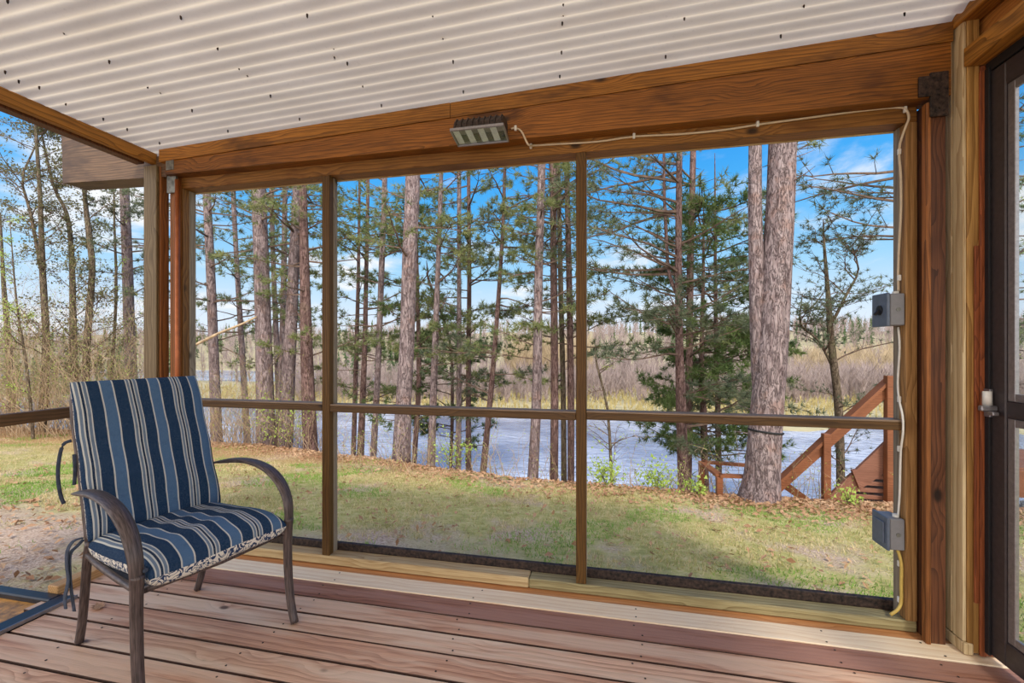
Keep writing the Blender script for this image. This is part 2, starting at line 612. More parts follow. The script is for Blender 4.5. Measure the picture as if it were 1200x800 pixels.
M['needle'] = leafy('pine_needles', srgb(98, 116, 74), srgb(172, 172, 112))
M['needle_d'] = leafy('dark_pine_needles', srgb(74, 98, 58), srgb(136, 152, 90))
M['needle_b'] = leafy('bluish_pine_needles', srgb(82, 94, 76), srgb(140, 146, 112))
M['bud'] = leafy('spring_green_leaf', srgb(150, 178, 84), srgb(200, 214, 110))
M['leaf_o'] = leafy('olive_leaf', srgb(92, 92, 66), srgb(142, 134, 92))
M['litter'] = leafy('dry_oak_leaf', srgb(150, 104, 74), srgb(212, 178, 142), 0.15)
M['grass'] = leafy('lawn_blade', srgb(136, 140, 76), srgb(212, 196, 136), 0.25)
M['grass_g'] = leafy('fresh_lawn_blade', srgb(110, 150, 64), srgb(166, 190, 96), 0.25)
M['straw'] = leafy('dead_straw_blade', srgb(196, 172, 128), srgb(232, 214, 172), 0.2)

# ------------------------------------------------------------------ SETTING: ground, lake, hills
EX = [-60, -30, -14.4, -7.1, -3.5, -1.2, 1.9, 2.8, 8, 30, 60]
EY = [12.0, 10.5, 8.7, 7.7, 6.6, 5.7, 5.45, 5.5, 6.2, 8, 10]
LAKE = -5.0


def edge_y(x):
    return float(np.interp(x, EX, EY))


def ground_z(x, y):
    e = edge_y(x)
    yy = min(y, e)
    z = -0.14 - 0.13 * max(0.0, yy - 2.3)
    if y < 0:
        z = -0.14
    if y > e:
        d = y - e
        z -= 0.52 * (d - 0.5 * (1 - math.exp(-d / 0.5)))
    z += 0.025 * mnoise.noise(Vector((x * 0.9, y * 0.9, 0)))
    return max(z, LAKE - 1.0)


def ground_material():
    m, nt, p, out = new_mat('lawn_soil')
    geo = nt.new('ShaderNodeNewGeometry')
    pos = geo.outputs['Position']
    n1 = nt.noise(pos, 1.1, 5, 0.62)
    n2 = nt.noise(pos, 9, 5, 0.7)
    n3 = nt.noise(pos, 60, 3, 0.7)
    g = nt.ramp(n2, [(0.3, srgb(150, 148, 88)), (0.5, srgb(186, 176, 112)), (0.72, srgb(214, 196, 150))])
    dirt = nt.ramp(n3, [(0.3, srgb(158, 126, 104)), (0.7, srgb(226, 202, 178))])
    col = nt.mix(nt.step(n1, 0.5, 0.66), g, dirt)
    s = nt.new('ShaderNodeSeparateXYZ')
    nt.link(pos, s.inputs[0])
    # bare worn soil beside the left end of the deck, leaf litter along the brow of the bank and down it
    near = nt.math('SUBTRACT', 1.0, nt.step(nt.math('ADD', s.outputs[0], nt.math('MULTIPLY', s.outputs[1], 0.4)), -3.0, -0.9))
    near = nt.math('MULTIPLY', near, nt.math('SUBTRACT', 1.0, nt.step(s.outputs[1], 2.4, 3.8)))
    worn = nt.math('MULTIPLY', nt.math('SUBTRACT', 1.0, nt.step(s.outputs[0], -1.2, 0.1)), nt.math('SUBTRACT', 1.0, nt.step(s.outputs[1], 2.6, 3.5)))
    near = nt.math('MAXIMUM', near, worn)
    col = nt.mix(nt.math('MULTIPLY', near, nt.step(n1, 0.3, 0.5)), col, dirt)
    lit = nt.ramp(n3, [(0.3, srgb(118, 80, 58)), (0.6, srgb(196, 150, 110)), (0.8, srgb(220, 186, 150))])
    lowm = nt.math('SUBTRACT', 1.0, nt.step(nt.math('ADD', s.outputs[2], nt.math('MULTIPLY', n1, 0.3)), -0.62, -0.36))
    col = nt.mix(nt.math('MULTIPLY', lowm, 0.85), col, lit)
    nt.link(col, p.inputs['Base Color'])
    p.inputs['Roughness'].default_value = 1.0
    p.inputs['Specular IOR Level'].default_value = 0.05
    b = nt.new('ShaderNodeBump')
    b.inputs['Strength'].default_value = 0.7
    b.inputs['Distance'].default_value = 0.02
    nt.link(nt.math('ADD', n3, n2), b.inputs['Height'])
    nt.link(b.outputs[0], p.inputs['Normal'])
    return m


M['ground'] = ground_material()


def grid_mesh(name, xs, ys, fn, mat, smooth=True):
    vs = [(x, y, fn(x, y)) for y in ys for x in xs]
    nx = len(xs)
    fs = [(j * nx + i, j * nx + i + 1, (j + 1) * nx + i + 1, (j + 1) * nx + i) for j in range(len(ys) - 1) for i in range(nx - 1)]
    b = MB()
    b.add(vs, fs)
    return b.build(name, mat, None, smooth)


xs = sorted(set([round(v, 3) for v in list(np.arange(-60, -12, 2.0)) + list(np.arange(-12, 10, 0.25)) + list(np.arange(10, 62, 2.0))]))
ys = list(np.arange(-14, 2, 1.0)) + list(np.arange(2, 9, 0.2)) + list(np.arange(9, 24, 0.6))
o = grid_mesh('ground', xs, ys, ground_z, M['ground'])
tag(o, kind='structure', label='mossy lawn running down to a leafy bank above the lake')


def water_material():
    m, nt, p, out = new_mat('lake_water')
    geo = nt.new('ShaderNodeNewGeometry')
    st = nt.mapping(geo.outputs['Position'], (1.0, 1.0, 1.0))
    n = nt.noise(st, 2.6, 4, 0.6)
    nb = nt.noise(geo.outputs['Position'], 0.09, 3, 0.5)
    rp = nt.noise(nt.mapping(geo.outputs['Position'], (0.5, 1.6, 1.0)), 1.8, 5, 0.65)
    wc = nt.ramp(nb, [(0.38, srgb(96, 102, 128)), (0.62, srgb(206, 208, 218))])
    wc = nt.mix(nt.math('MULTIPLY', nt.step(rp, 0.42, 0.62), 0.55), wc, srgb(92, 98, 126))
    nt.link(wc, p.inputs['Base Color'])
    p.inputs['Roughness'].default_value = 0.12
    p.inputs['IOR'].default_value = 1.45
    b = nt.new('ShaderNodeBump')
    b.inputs['Strength'].default_value = 0.55
    b.inputs['Distance'].default_value = 0.12
    nt.link(n, b.inputs['Height'])
    nt.link(b.outputs[0], p.inputs['Normal'])
    return m


M['water'] = water_material()
b = MB()
b.add([(-260, 12, LAKE), (200, 12, LAKE), (300, 190, LAKE), (-400, 190, LAKE)], [(0, 1, 2, 3)])
o = b.build('lake_water', M['water'])
tag(o, label='pale blue lake lying beyond the wooded bank', cat='lake', kind='stuff')


def marsh_material():
    m, nt, p, out = new_mat('dry_marsh_grass')
    geo = nt.new('ShaderNodeNewGeometry')
    n = nt.noise(nt.mapping(geo.outputs['Position'], (0.35, 1.2, 1)), 1.2, 5, 0.65)
    nt.link(nt.ramp(n, [(0.3, srgb(134, 124, 92)), (0.55, srgb(188, 174, 132)), (0.75, srgb(154, 134, 112))]), p.inputs['Base Color'])
    p.inputs['Roughness'].default_value = 1.0
    return m


M['marsh'] = marsh_material()


def far_z(x, y):
    """far bank: marsh flat, a creek arm on the left, then wooded rise"""
    n = mnoise.noise(Vector((x * 0.03, y * 0.03, 1.3)))
    shore = 40 + 5 * mnoise.noise(Vector((x * 0.06, 0, 4.0))) - (4 if x > 10 else 0)
    if y < shore:
        return LAKE - 0.8
    z = LAKE + 0.12 + 0.1 * n
    # creek arm
    if 64 + 6 * n < y < 96 + 8 * n and x < -12 + 8 * n:
        return LAKE - 0.5
    if y > 110:
        z += (y - 110) * 0.085 * (1 + 0.25 * n) if y < 300 else 190 * 0.085 * (1 + 0.25 * n)
    return z


xs = list(np.arange(-420, 420, 12.0))
xs = sorted(set(xs + list(np.arange(-90, 90, 3.0))))
ys = list(np.arange(30, 110, 2.0)) + list(np.arange(110, 360, 10.0))
o = grid_mesh('far_ground', xs, ys, far_z, M['marsh'])
tag(o, kind='structure', label='flat tan marsh and low wooded rise across the water')

# ------------------------------------------------------------------ PORCH
YF = 2.20   # inner face of the screen frame
YB = 2.13   # inner face of the posts and the big beam
CZ, CS = 2.560, 0.037   # ceiling plane z = CZ + CS * x


def ceil_z(x):
    return CZ + CS * x


rnd = random.Random(7)
# floor: deck boards (planks stay in one mesh), as three materials
b = MB()
edges = [2.155, 2.040, 1.912, 1.788, 1.664, 1.530, 1.398, 1.266, 1.134, 1.0, .868, .736, .604, .47, .34, .2]
while edges[-1] > -3.0:
    edges.append(edges[-1] - 0.132)
for i in range(len(edges) - 1):
    y1, y0 = edges[i], edges[i + 1]
    gap = 0.0045 if i > 1 else 0.001
    mi = 3 if i == 0 else 2 if i == 1 else rnd.choice((0, 1, 0))
    xl = -2.70 if y1 > 1.65 else -2.555
    b.box(xl + rnd.uniform(-.006, .006), 1.62, y0 + gap, y1 - gap, -0.034 + rnd.uniform(-.001, .001), 0.0 + (0.004 if i == 0 else rnd.uniform(-.0015, .001)), 0.0015, mi)
b.box(-2.70, 1.46, 2.156, 2.30, -0.03, 0.001, 0.002, 4)
fl = b.build('floor', [M['deck'], M['deck2'], M['deckd'], M['deckn'], M['decko'], M['deck_gap_shade']])
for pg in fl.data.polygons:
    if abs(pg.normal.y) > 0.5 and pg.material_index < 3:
        pg.material_index = 5  # board sides along the gaps take the painted shade
tag(fl, kind='structure')
b = MB()
for y in np.arange(-2.8, 2.1, 0.8):
    b.box(-2.5, 1.5, y, y + 0.04, -0.17, -0.036)
b.box(-2.56, -2.52, -3, 1.60, -0.17, -0.036)
b.build('joist', M['deckd'], fl)
# nail heads on the deck
b = MB()
for i in range(len(edges) - 6):
    yc = (edges[i] + edges[i + 1]) / 2
    for jx in (-2.2, -1.42, -0.63, 0.14, 0.92, 1.33):
        for q in (-.035, .035):
            x = jx + rnd.uniform(-.03, .03)
            b.disc((x, yc + q + rnd.uniform(-.006, .006), 0.0022 if i else .0052), (0, 0, 1), 0.0042, 0.0006, 8)
o = b.build('nail_heads', M['rust'], fl)
o['kind'] = 'stuff'


# ceiling: corrugated translucent sheet
def ceiling_material():
    m, nt, p, out = new_mat('ivory_fibreglass_sheet')
    tc = nt.new('ShaderNodeTexCoord')
    n = nt.noise(nt.mapping(tc.outputs['Object'], (0.3, 1, 1)), 6, 4, 0.6)
    sp = nt.noise(tc.outputs['Object'], 70, 2, 0.6)
    col = nt.ramp(n, [(0.3, srgb(206, 190, 168)), (0.7, srgb(222, 207, 186))])
    col = nt.mix(nt.math('MULTIPLY', nt.step(sp, 0.6, 0.8), 0.25), col, srgb(180, 164, 144))
    nt.link(col, p.inputs['Base Color'])
    p.inputs['Roughness'].default_value = 0.5
    tr = nt.new('ShaderNodeBsdfTranslucent')
    nt.link(col, tr.inputs[0])
    mx = nt.new('ShaderNodeMixShader')
    mx.inputs[0].default_value = 0.50
    nt.link(p.outputs[0], mx.inputs[1])
    nt.link(tr.outputs[0], mx.inputs[2])
    nt.link(mx.outputs[0], out.inputs[0])
    return m


M['ceil'] = ceiling_material()
PITCH, AMP = 0.066, 0.0085
b = MB()
xs_c = [-2.76, -2.0, -1.0, 0.0, 1.0, 1.9]
ys_c, zs_c = [], []
y = 2.42
k = 0
seam_y = 1.755
while y > -3.2:
    ph = 2 * math.pi * y / PITCH
    dz_ = AMP * math.cos(ph)
    lap = 0.006 if y < seam_y else 0.0
    ys_c.append(y)
    zs_c.append(dz_ - lap)
    y -= PITCH / 10
nx = len(xs_c)
vs = [(x, yy, ceil_z(x) + z0) for yy, z0 in zip(ys_c, zs_c) for x in xs_c]
fs = [(j * nx + i, j * nx + i + 1, (j + 1) * nx + i + 1, (j + 1) * nx + i) for j in range(len(ys_c) - 1) for i in range(nx - 1)]
b.add(vs, fs)
ce = b.build('ceiling', M['ceil'], None, True)
tag(ce, kind='structure')


def on_ceiling(px, py, dz=-0.009):
    r = ray(px, py)
    t = (CZ + dz - CAMH) / (r.z - CS * r.x)
    return Vector((r.x * t, r.y * t, CAMH + r.z * t))


for (px, py) in [(9, 2), (75, 38), (212, 21), (128, 73), (255, 57), (173, 102), (188, 108), (225, 130), (280, 80), (290, 88), (267, 154),
                 (317, 113), (351, 140), (425, 101), (391, 56), (392, 67), (407, 75), (360, 19), (507, 18), (519, 44), (531, 73),
                 (447, 124), (543, 108), (660, 5), (660, 17), (659, 28), (658, 62), (656, 90), (780, 67), (802, 22), (942, 7),
                 (1060, 17), (915, 43), (6, 85), (22, 96), (46, 103), (77, 122), (121, 140), (149, 152), (187, 168)]:
    p = on_ceiling(px, py)
    if p.y > 2.118:
        p.y = 2.118
    b = MB()
    b.tube([p + Vector((0, 0, .008)), p + Vector((0, 0, -.003)), p + Vector((0.001, 0, -.008))], [.0040, .0036, .0012], 6)
    b.build('screw', M['rust'], ce)

# back wall
wb = empty('wall_back')
tag(wb, kind='structure')


def wpart(parent, name, mat, boxes, bev=0.003):
    b = MB()
    for bx in boxes:
        b.box(*bx, bev)
    return b.build(name, mat, parent)


# tapering beam with the sloped top plate over it
def top_of_beam(x):
    return 2.470 + 0.0355 * x


b = MB()
b.prism([(-2.60, 2.300), (1.42, 2.300), (1.42, top_of_beam(1.42)), (-2.60, top_of_beam(-2.60))], 'y', YB, YB + 0.10)
b.build('header_beam', M['beam'], wb)
for (x0, x1, dzz) in ((-2.64, -0.775, 0), (-0.772, 1.425, 0.002)):
    b = MB()
    b.prism([(x0, top_of_beam(x0) + .002), (x1, top_of_beam(x1) + .002), (x1, ceil_z(x1) - .010), (x0, ceil_z(x0) - .010)], 'y', YB - 0.006 + dzz, YB + 0.08)
    b.build('top_plate', M['plate'], wb)
b = MB()
b.prism([(YB + .11, ceil_z(-.6) - .12), (YB + .2, ceil_z(-.6) - .12), (YB + .2, ceil_z(-.6) - .10), (YB + .11, ceil_z(-.6) - .10)], 'x', -2.7, 1.42)
b.build('blocking', M['plate'], wb)
HB = 2.236
wpart(wb, 'frame_head', M['head'], [(-2.60, 1.343, YF, YF + .085, HB, 2.345)])
wpart(wb, 'frame_lip', M['sill'], [(-2.60, 1.343, YF + .086, YF + .10, HB - .003, 2.30)])
# mullions with weathered outer stops
for (x0, x1) in ((-1.579, -1.530), (-0.131, -0.080)):
    o = wpart(wb, 'mullion', M['mull'], [(x0, x1, YF, YF + .04, 0.057, HB)])
    wpart(wb, 'mullion_stop', M['grey'], [(x0 + .002, x1 + .001, YF + .041, YF + .078, 0.057, HB)])
# mid rails
for i, (x0, x1, z) in enumerate(((-2.546, -1.580, 0.905), (-1.529, -0.132, 0.900), (-0.079, 1.299, 0.906))):
    wpart(wb, 'mid_rail', M['rail'], [(x0, x1, YF + .002, YF + .07, z - .020, z + .016)])
    wpart(wb, 'mid_rail_cap', M['greyx'], [(x0, x1, YF + .004, YF + .078, z + .0165, z + .024)], .001)
# sills
wpart(wb, 'sill_plate', M['sill'], [(-2.62, -0.375, YF, YF + .082, 0.004, 0.057)], .005)
wpart(wb, 'sill_plate', M['sillg'], [(-0.373, 1.345, YF + .001, YF + .082, 0.004, 0.053)], .006)
wpart(wb, 'outer_kick_board', M['rust'], [(-2.62, 1.345, YF + .088, YF + .115, -0.12, 0.093)])
# studs
wpart(wb, 'stud', M['stud'], [(1.301, 1.345, YF + .001, YF + .045, 0.053, HB)])
wpart(wb, 'stud_stop', M['grey'], [(1.299, 1.345, YF + .046, YF + .085, 0.053, HB)])
wpart(wb, 'stud', M['studl'], [(-2.600, -2.547, YF, YF + .04, 0.057, HB)])
wpart(wb, 'stud_stop', M['grey'], [(-2.600, -2.545, YF + .041, YF + .085, 0.057, HB)])
# corner posts
wpart(wb, 'corner_post', M['post'], [(1.352, 1.409, YB + .01, YB + .12, 0.0, 2.29)])
wpart(wb, 'post_edge_strip', M['postl'], [(1.333, 1.351, YB, YB + .03, 0.0, 2.28)])
wpart(wb, 'corner_post', M['postl'], [(-2.620, -2.560, YB + .045, YB + .15, 0.0, 2.30)])
b = MB()
b.tube([(-2.557, YB + .04, 0.06), (-2.557, YB + .04, 2.28)], 0.013, 10)
b.build('conduit', plain('copper_brown_conduit', srgb(172, 96, 52), 0.35, 0.4), wb, True)
# brackets
b = MB()
b.box(1.30, 1.345, YB - .012, YB - .001, 2.300, 2.385, .002)
b.box(1.343, 1.408, YB - .008, YB + .004, 2.215, 2.40, .002)
for q in range(3):
    b.disc((1.375, YB - .008, 2.25 + q * .055), (0, -1, 0), .006, .004, 8)
b.build('post_bracket', M['rust'], wb)
b = MB()
b.box(-2.592, -2.535, YB - .004, YB + .002, 2.325, 2.392, .001)
b.box(-2.625, -2.558, YB + .030, YB + .044, 2.20, 2.39, .001)
b.build('gusset_plate', M['galv'], wb)

# left wall
wl = empty('wall_left')
tag(wl, kind='structure')
XL = -2.70
b = MB()
b.box(XL - .038, XL, -3.0, 2.165, 2.382, 2.448, .004)
b.build('top_plate', M['plate_y'], wl)
b = MB()
b.box(XL - .105, XL - .042, -3.0, 2.12, 2.372, 2.475, .004)
b.build('outer_plate', M['post'], wl)
wpart(wl, 'stud', M['greyp'], [(-2.765, -2.668, YB + .0, YB + .018, -0.05, 2.365)])
wpart(wl, 'stud', M['postl'], [(-2.765, -2.660, YB + .0185, YB + .075, -0.05, 2.365)])
wpart(wl, 'mid_rail', M['raily'], [(XL - .04, XL, 1.36, YB, 0.885, 0.940)])
wpart(wl, 'door_stud', M['greyp'], [(XL - .05, XL, 1.30, 1.359, 0.02, 2.38)])
wpart(wl, 'side_sill', M['silly'], [(XL - .055, XL + .012, 1.655, YB, -0.01, 0.045)], .004)
# beam end that runs out past the left wall
b = MB()
b.prism([(-3.455, 2.325), (-2.62, 2.300), (-2.62, 2.43), (-2.84, 2.43), (-2.86, 2.66), (-3.465, 2.66)], 'y', YB + .025, YB + .16)
bo = b.build('beam_end', M['beamend'], wl)

# right wall with storm door
wr = empty('wall_right')
tag(wr, kind='structure')
XR = 1.437
wpart(wr, 'side_board', M['creamr'], [(XR, XR + .012, 2.095, 2.150, 0.055, 2.60)], .002)
wpart(wr, 'side_board', M['creamr'], [(XR - .001, XR + .012, 2.152, 2.212, 0.058, 2.60)], .002)
wpart(wr, 'post', M['trimr'], [(XR + .0125, 1.492, 2.090, 2.21, 0.012, 2.62)], .004)
wpart(wr, 'post_foot', M['creamr'], [(XR - .002, XR + .030, 2.084, 2.20, 0.006, 0.052)], .003)
wpart(wr, 'backing_stud', M['reds'], [(1.4925, 1.56, 2.085, 2.25, 0.01, 2.385)])
wpart(wr, 'jamb', M['reds'], [(1.485, 1.507, 2.078, 2.089, 0.010, 2.36)], .002)
wpart(wr, 'jamb_strip', M['reds'], [(1.468, 1.484, 2.080, 2.089, 0.22, 1.66)], .002)
wpart(wr, 'door_header', M['plate_y'], [(XR - .004, 1.50, -3.0, 2.088, 2.385, 2.462)], .004)
wpart(wr, 'header_board', wood('orange_header_board', srgb(206, 140, 70), srgb(140, 84, 34), 'y', seed=31), [(1.508, 1.54, -3.0, 2.25, 2.386, 2.74)], .003)
wpart(wr, 'rafter', M['plate_y'], [(1.425, 1.50, -3.0, 2.2, 2.575, 2.70)], .004)

dr = empty('door_1', (1.52, 1.5, 0.02))
tag(dr, kind='structure')
DX0, DX1 = 1.508, 1.545
b = MB()
b.box(DX0, DX1, 2.000, 2.070, .03, 2.345, .004)
b.box(DX0, DX1, 1.03, 2.0005, 2.255, 2.345, .004)
b.box(DX0, DX1, 1.03, 2.0005, .03, .125, .004)
b.box(DX0, DX1, 1.03, 1.13, .03, 2.345, .004)
b.box(DX0 + .002, DX1, 1.13, 2.0, .980, 1.045, .004)
b.build('door_frame', M['metal_dark'], dr)
b = MB()
for (z0, z1) in ((.125, .98), (1.045, 2.255)):
    b.box(DX0 + .006, DX0 + .02, 1.968, 1.999, z0, z1, .002)
    b.box(DX0 + .006, DX0 + .02, 1.13, 1.162, z0, z1, .002)
    b.box(DX0 + .006, DX0 + .02, 1.16, 1.97, z0, z0 + .03, .002)
    b.box(DX0 + .006, DX0 + .02, 1.16, 1.97, z1 - .03, z1, .002)
b.build('glass_stop', M['metal_light'], dr)
b = MB()
b.box(DX0 - .010, DX0 - .001, 2.058, 2.0785, .03, 2.36, .001)
b.box(DX0 - .006, DX0 + .03, 1.0, 2.078, 2.347, 2.384, .001)
b.build('weather_strip', M['black'], dr)


def glass_material():
    m, nt, p, out = new_mat('clear_pane')
    gl = nt.new('ShaderNodeBsdfGlossy')
    gl.inputs['Roughness'].default_value = 0.02
    gl.inputs['Color'].default_value = (0.9, 0.92, 0.95, 1)
    tr = nt.new('ShaderNodeBsdfTransparent')
    tr.inputs[0].default_value = (0.93, 0.95, 0.95, 1)
    ge = nt.new('ShaderNodeNewGeometry')
    dp = nt.new('ShaderNodeVectorMath', operation='DOT_PRODUCT')
    nt.link(ge.outputs['Normal'], dp.inputs[0])
    nt.link(ge.outputs['Incoming'], dp.inputs[1])
    fc = nt.math('POWER', nt.math('SUBTRACT', 1.0, nt.math('ABSOLUTE', dp.outputs['Value'])), 4.0)
    fc = nt.math('ADD', nt.math('MULTIPLY', fc, 0.8), 0.05)
    mx = nt.new('ShaderNodeMixShader')
    nt.link(fc, mx.inputs[0])
    nt.link(tr.outputs[0], mx.inputs[1])
    nt.link(gl.outputs[0], mx.inputs[2])
    nt.link(mx.outputs[0], out.inputs[0])
    return m


M['glass'] = glass_material()
for (z0, z1) in ((.125, .98), (1.045, 2.255)):
    b = MB()
    b.box(DX0 + .021, DX0 + .025, 1.13, 2.0, z0, z1)
    b.build('glass_pane', M['glass'], dr)
b = MB()
b.box(1.495, 1.507, 2.050, 2.079, .975, 1.085, .002)
b.box(1.455, 1.508, 2.030, 2.052, 1.000, 1.022, .004)
b.box(1.478, 1.500, 2.012, 2.045, .985, 1.000, .003)
lt = b.build('latch_bracket', M['metal_light'], dr)
b = MB()
b.disc((1.488, 2.052, 1.022), (0, 0, 1), .014, .055, 14)
b.build('roller', M['white'], lt, True)

# ------------------------------------------------------------------ FLOOD LIGHT on the beam
root = empty('flood_light', (-0.585, 2.12, 2.30))
tag(root, 'dark ribbed flood light with a glass front fixed to the header beam', 'light')
x0, x1 = -0.725, -0.457
b = MB()
prof = [(1.995, 2.306), (2.008, 2.345), (2.035, 2.375), (2.10, 2.385), (2.126, 2.375), (2.126, 2.300), (2.085, 2.296)]
b.prism(prof, 'x', x0 + .012, x1 - .012)
for k in range(9):
    x = x0 + .02 + k * (x1 - x0 - .04) / 8
    b.prism([(1.990, 2.309), (2.003, 2.350), (2.033, 2.381), (2.10, 2.391), (2.10, 2.38), (2.035, 2.37), (2.008, 2.342), (1.998, 2.31)], 'x', x - .003, x + .003)
b.build('housing', M['rust'], root)
b = MB()
b.box(x0, x1, 1.982, 1.992, 2.298, 2.312, .002)
b.box(x0, x1, 2.098, 2.108, 2.276, 2.298, .002)
b.prism([(1.985, 2.298), (1.985, 2.312), (2.105, 2.296), (2.105, 2.278)], 'x', x0, x0 + .008)
b.prism([(1.985, 2.298), (1.985, 2.312), (2.105, 2.296), (2.105, 2.278)], 'x', x1 - .008, x1)
b.build('bezel', M['metal_light'], root)
b = MB()
n = 8
for k in range(n):
    xa = x0 + .010 + k * (x1 - x0 - .02) / n
    xb = xa + (x1 - x0 - .02) / n
    d = 0.012 if k % 2 else 0.0
    b.prism([(1.993, 2.303), (1.993, 2.305), (2.100, 2.289 + d), (2.100, 2.287 + d)], 'x', xa, xb, mi=0 if k % 2 else 1)
b.build('reflector', [plain('silver_reflector', srgb(140, 130, 130), 0.4, 0.2), plain('bright_reflector', srgb(236, 242, 250), 0.4, 0.0)], root)
b = MB()
b.prism([(1.992, 2.2985), (1.992, 2.2995), (2.100, 2.2825), (2.100, 2.2815)], 'x', x0 + .006, x1 - .006)
b.build('lens', M['glass'], root)
b = MB()
b.prism([(2.126, 2.33), (2.129, 2.33), (2.129, 2.37), (2.126, 2.37)], 'x', -.63, -.54)
b.build('mounting_plate', M['galv'], root)

# ------------------------------------------------------------------ CABLE stapled along the head and down the stud
root = empty('electric_cable', (1.29, 2.19, 0.1))
tag(root, 'pale electric cable clipped along the frame head and down the right stud', 'cable')
pts = []
for px, py in ((599, 151), (604, 150), (611, 154), (617, 166), (620, 170)):
    pts.append(on_y(px, py, YB - .008))
for px, py in ((625, 170.5), (650, 169), (700, 166), (743, 160), (800, 157), (850, 152), (888, 146), (940, 139), (1000, 131), (1035, 127), (1052, 126)):
    pts.append(on_y(px, py, YF - .007))
q = on_y(1061, 128, YF - .012)
pts += [q, on_y(1065, 138, YF - .014), on_y(1060, 152, YF - .008)]
for z in (2.13, 2.0, 1.85, 1.7, 1.58, 1.50):
    pts.append(Vector((1.291, 2.225 + .010 * math.sin(z * 9), z)))


def smooth_path(pts, n=4):
    out = []
    P = [Vector(p) for p in pts]
    for i in range(len(P) - 1):
        a, b_, c, d = P[max(i - 1, 0)], P[i], P[i + 1], P[min(i + 2, len(P) - 1)]
        for k in range(n):
            t = k / n
            out.append(0.5 * ((2 * b_) + (c - a) * t + (2 * a - 5 * b_ + 4 * c - d) * t * t + (3 * b_ - a - 3 * c + d) * t ** 3))
    out.append(P[-1])
    return out


b = MB()
b.tube(smooth_path(pts), 0.0048, 8)
b.build('cable_run', M['cable'], root, True)
b = MB()
low = [Vector((1.291, 2.235, 1.34)), Vector((1.291, 2.225, 1.25)), Vector((1.29, 2.235, 1.1)), Vector((1.289, 2.225, 1.02)), Vector((1.285, 2.196, 0.95)), Vector((1.285, 2.193, 0.88)),
       Vector((1.29, 2.215, 0.80)), Vector((1.29, 2.22, 0.70)), Vector((1.291, 2.225, 0.6)), Vector((1.29, 2.235, 0.49))]
b.tube(smooth_path(low), 0.0042, 8)
b.build('cable_drop', M['white'], root, True)
b = MB()
low = [Vector((1.28, 2.225, 0.36)), Vector((1.291, 2.215, 0.30)), Vector((1.291, 2.215, 0.2)), Vector((1.291, 2.215, 0.13)), Vector((1.275, 2.21, 0.095)), Vector((1.25, 2.215, 0.066))]
b.tube(smooth_path(low), 0.0065, 8)
b.build('cable_tail', M['cable_y'], root, True)
for p in [on_y(604, 150, YB - .009), on_y(622, 171, YF - .009), on_y(743, 159, YF - .009), on_y(888, 145, YF - .009), on_y(1061, 128, YF - .012)] + \
        [Vector((1.292, 2.228, z)) for z in (2.12, 1.56, 1.02, .8, .29, .13)]:
    b = MB()
    b.box(p.x - .006, p.x + .006, p.y - .004, p.y + .008, p.z - .013, p.z + .013, .002)
    b.build('cable_clip', M['white'], root)

# ------------------------------------------------------------------ JUNCTION BOXES
for k, (zb, zt, lab) in enumerate(((1.347, 1.488, 'grey switch box with a round cover plate, upper one on the right stud'),
                                   (0.358, 0.495, 'grey weatherproof outlet box low on the right stud above the sill'))):
    root = empty('junction_box', (1.27, 2.25, zb))
    tag(root, lab, 'electrical box')
    b = MB()
    b.box(1.240, 1.2975, 2.200, 2.305, zb, zt, .004)
    b.build('box_body', M['box_grey'], root)
    b = MB()
    b.box(1.228, 1.239, 2.196, 2.309, zb - .004, zt + .004, .003)
    lid = b.build('cover', M['box_lid'], root)
    b = MB()
    zm = (zb + zt) / 2
    if k == 0:
        b.disc((1.228, 2.25, zm), (-1, 0, 0), .022, .004, 18)
        b.bar((1.224, 2.25, zm), (1.208, 2.25, zm - .02), .010, .010)
    else:
        b.box(1.222, 1.229, 2.215, 2.290, zb + .02, zt - .02, .003)
    b.build('switch_lever' if k == 0 else 'outlet_flap', M['box_lid'] if k else M['black'], lid)
    b = MB()
    b.disc((1.272, 2.2, zm), (0, -1, 0), .009, .002, 16)
    b.build('knockout', M['galv'], root)
    b = MB()
    b.disc((1.281, 2.235, zt), (0, 0, 1), .012, .012, 12)
    b.build('cable_gland', M['white'], root)

# ------------------------------------------------------------------ CHAIR
CH = empty('patio_chair', (-1.949, 1.581, 0.0), -0.276)
tag(CH, 'bronze metal patio chair with a navy striped cushion standing on the deck', 'chair')


def cushion(name, fn, nu=36, nv=36, T=0.07, parent=None, ex=0.34):
    vs, fs, mi = [], [], []
    idx = {}
    for side in (1, -1):
        for j in range(nv + 1):
            for i in range(nu + 1):
                u, v = -1 + 2 * i / nu, -1 + 2 * j / nv
                u_ = math.copysign(1 - (1 - abs(u)) ** 1.6, u)
                v_ = math.copysign(1 - (1 - abs(v)) ** 1.6, v)
                edge = i in (0, nu) or j in (0, nv)
                if side == -1 and edge:
                    idx[(side, i, j)] = idx[(1, i, j)]
                    continue
                w = ((1 - abs(u_) ** 7) * (1 - abs(v_) ** 7)) ** ex if not edge else 0.0
                idx[(side, i, j)] = len(vs)
                vs.append(fn(u_, v_, side * w * T / 2))
    for side in (1, -1):
        for j in range(nv):
            for i in range(nu):
                q = [idx[(side, i, j)], idx[(side, i + 1, j)], idx[(side, i + 1, j + 1)], idx[(side, i, j + 1)]]
                if side == -1:
                    q.reverse()
                fs.append(tuple(q))
                mi.append(0 if side == 1 else 1)
    b = MB()
    b.v, b.f, b.m = vs, fs, mi
    return b.build(name, [M['stripe'], M['damask']], parent, True)


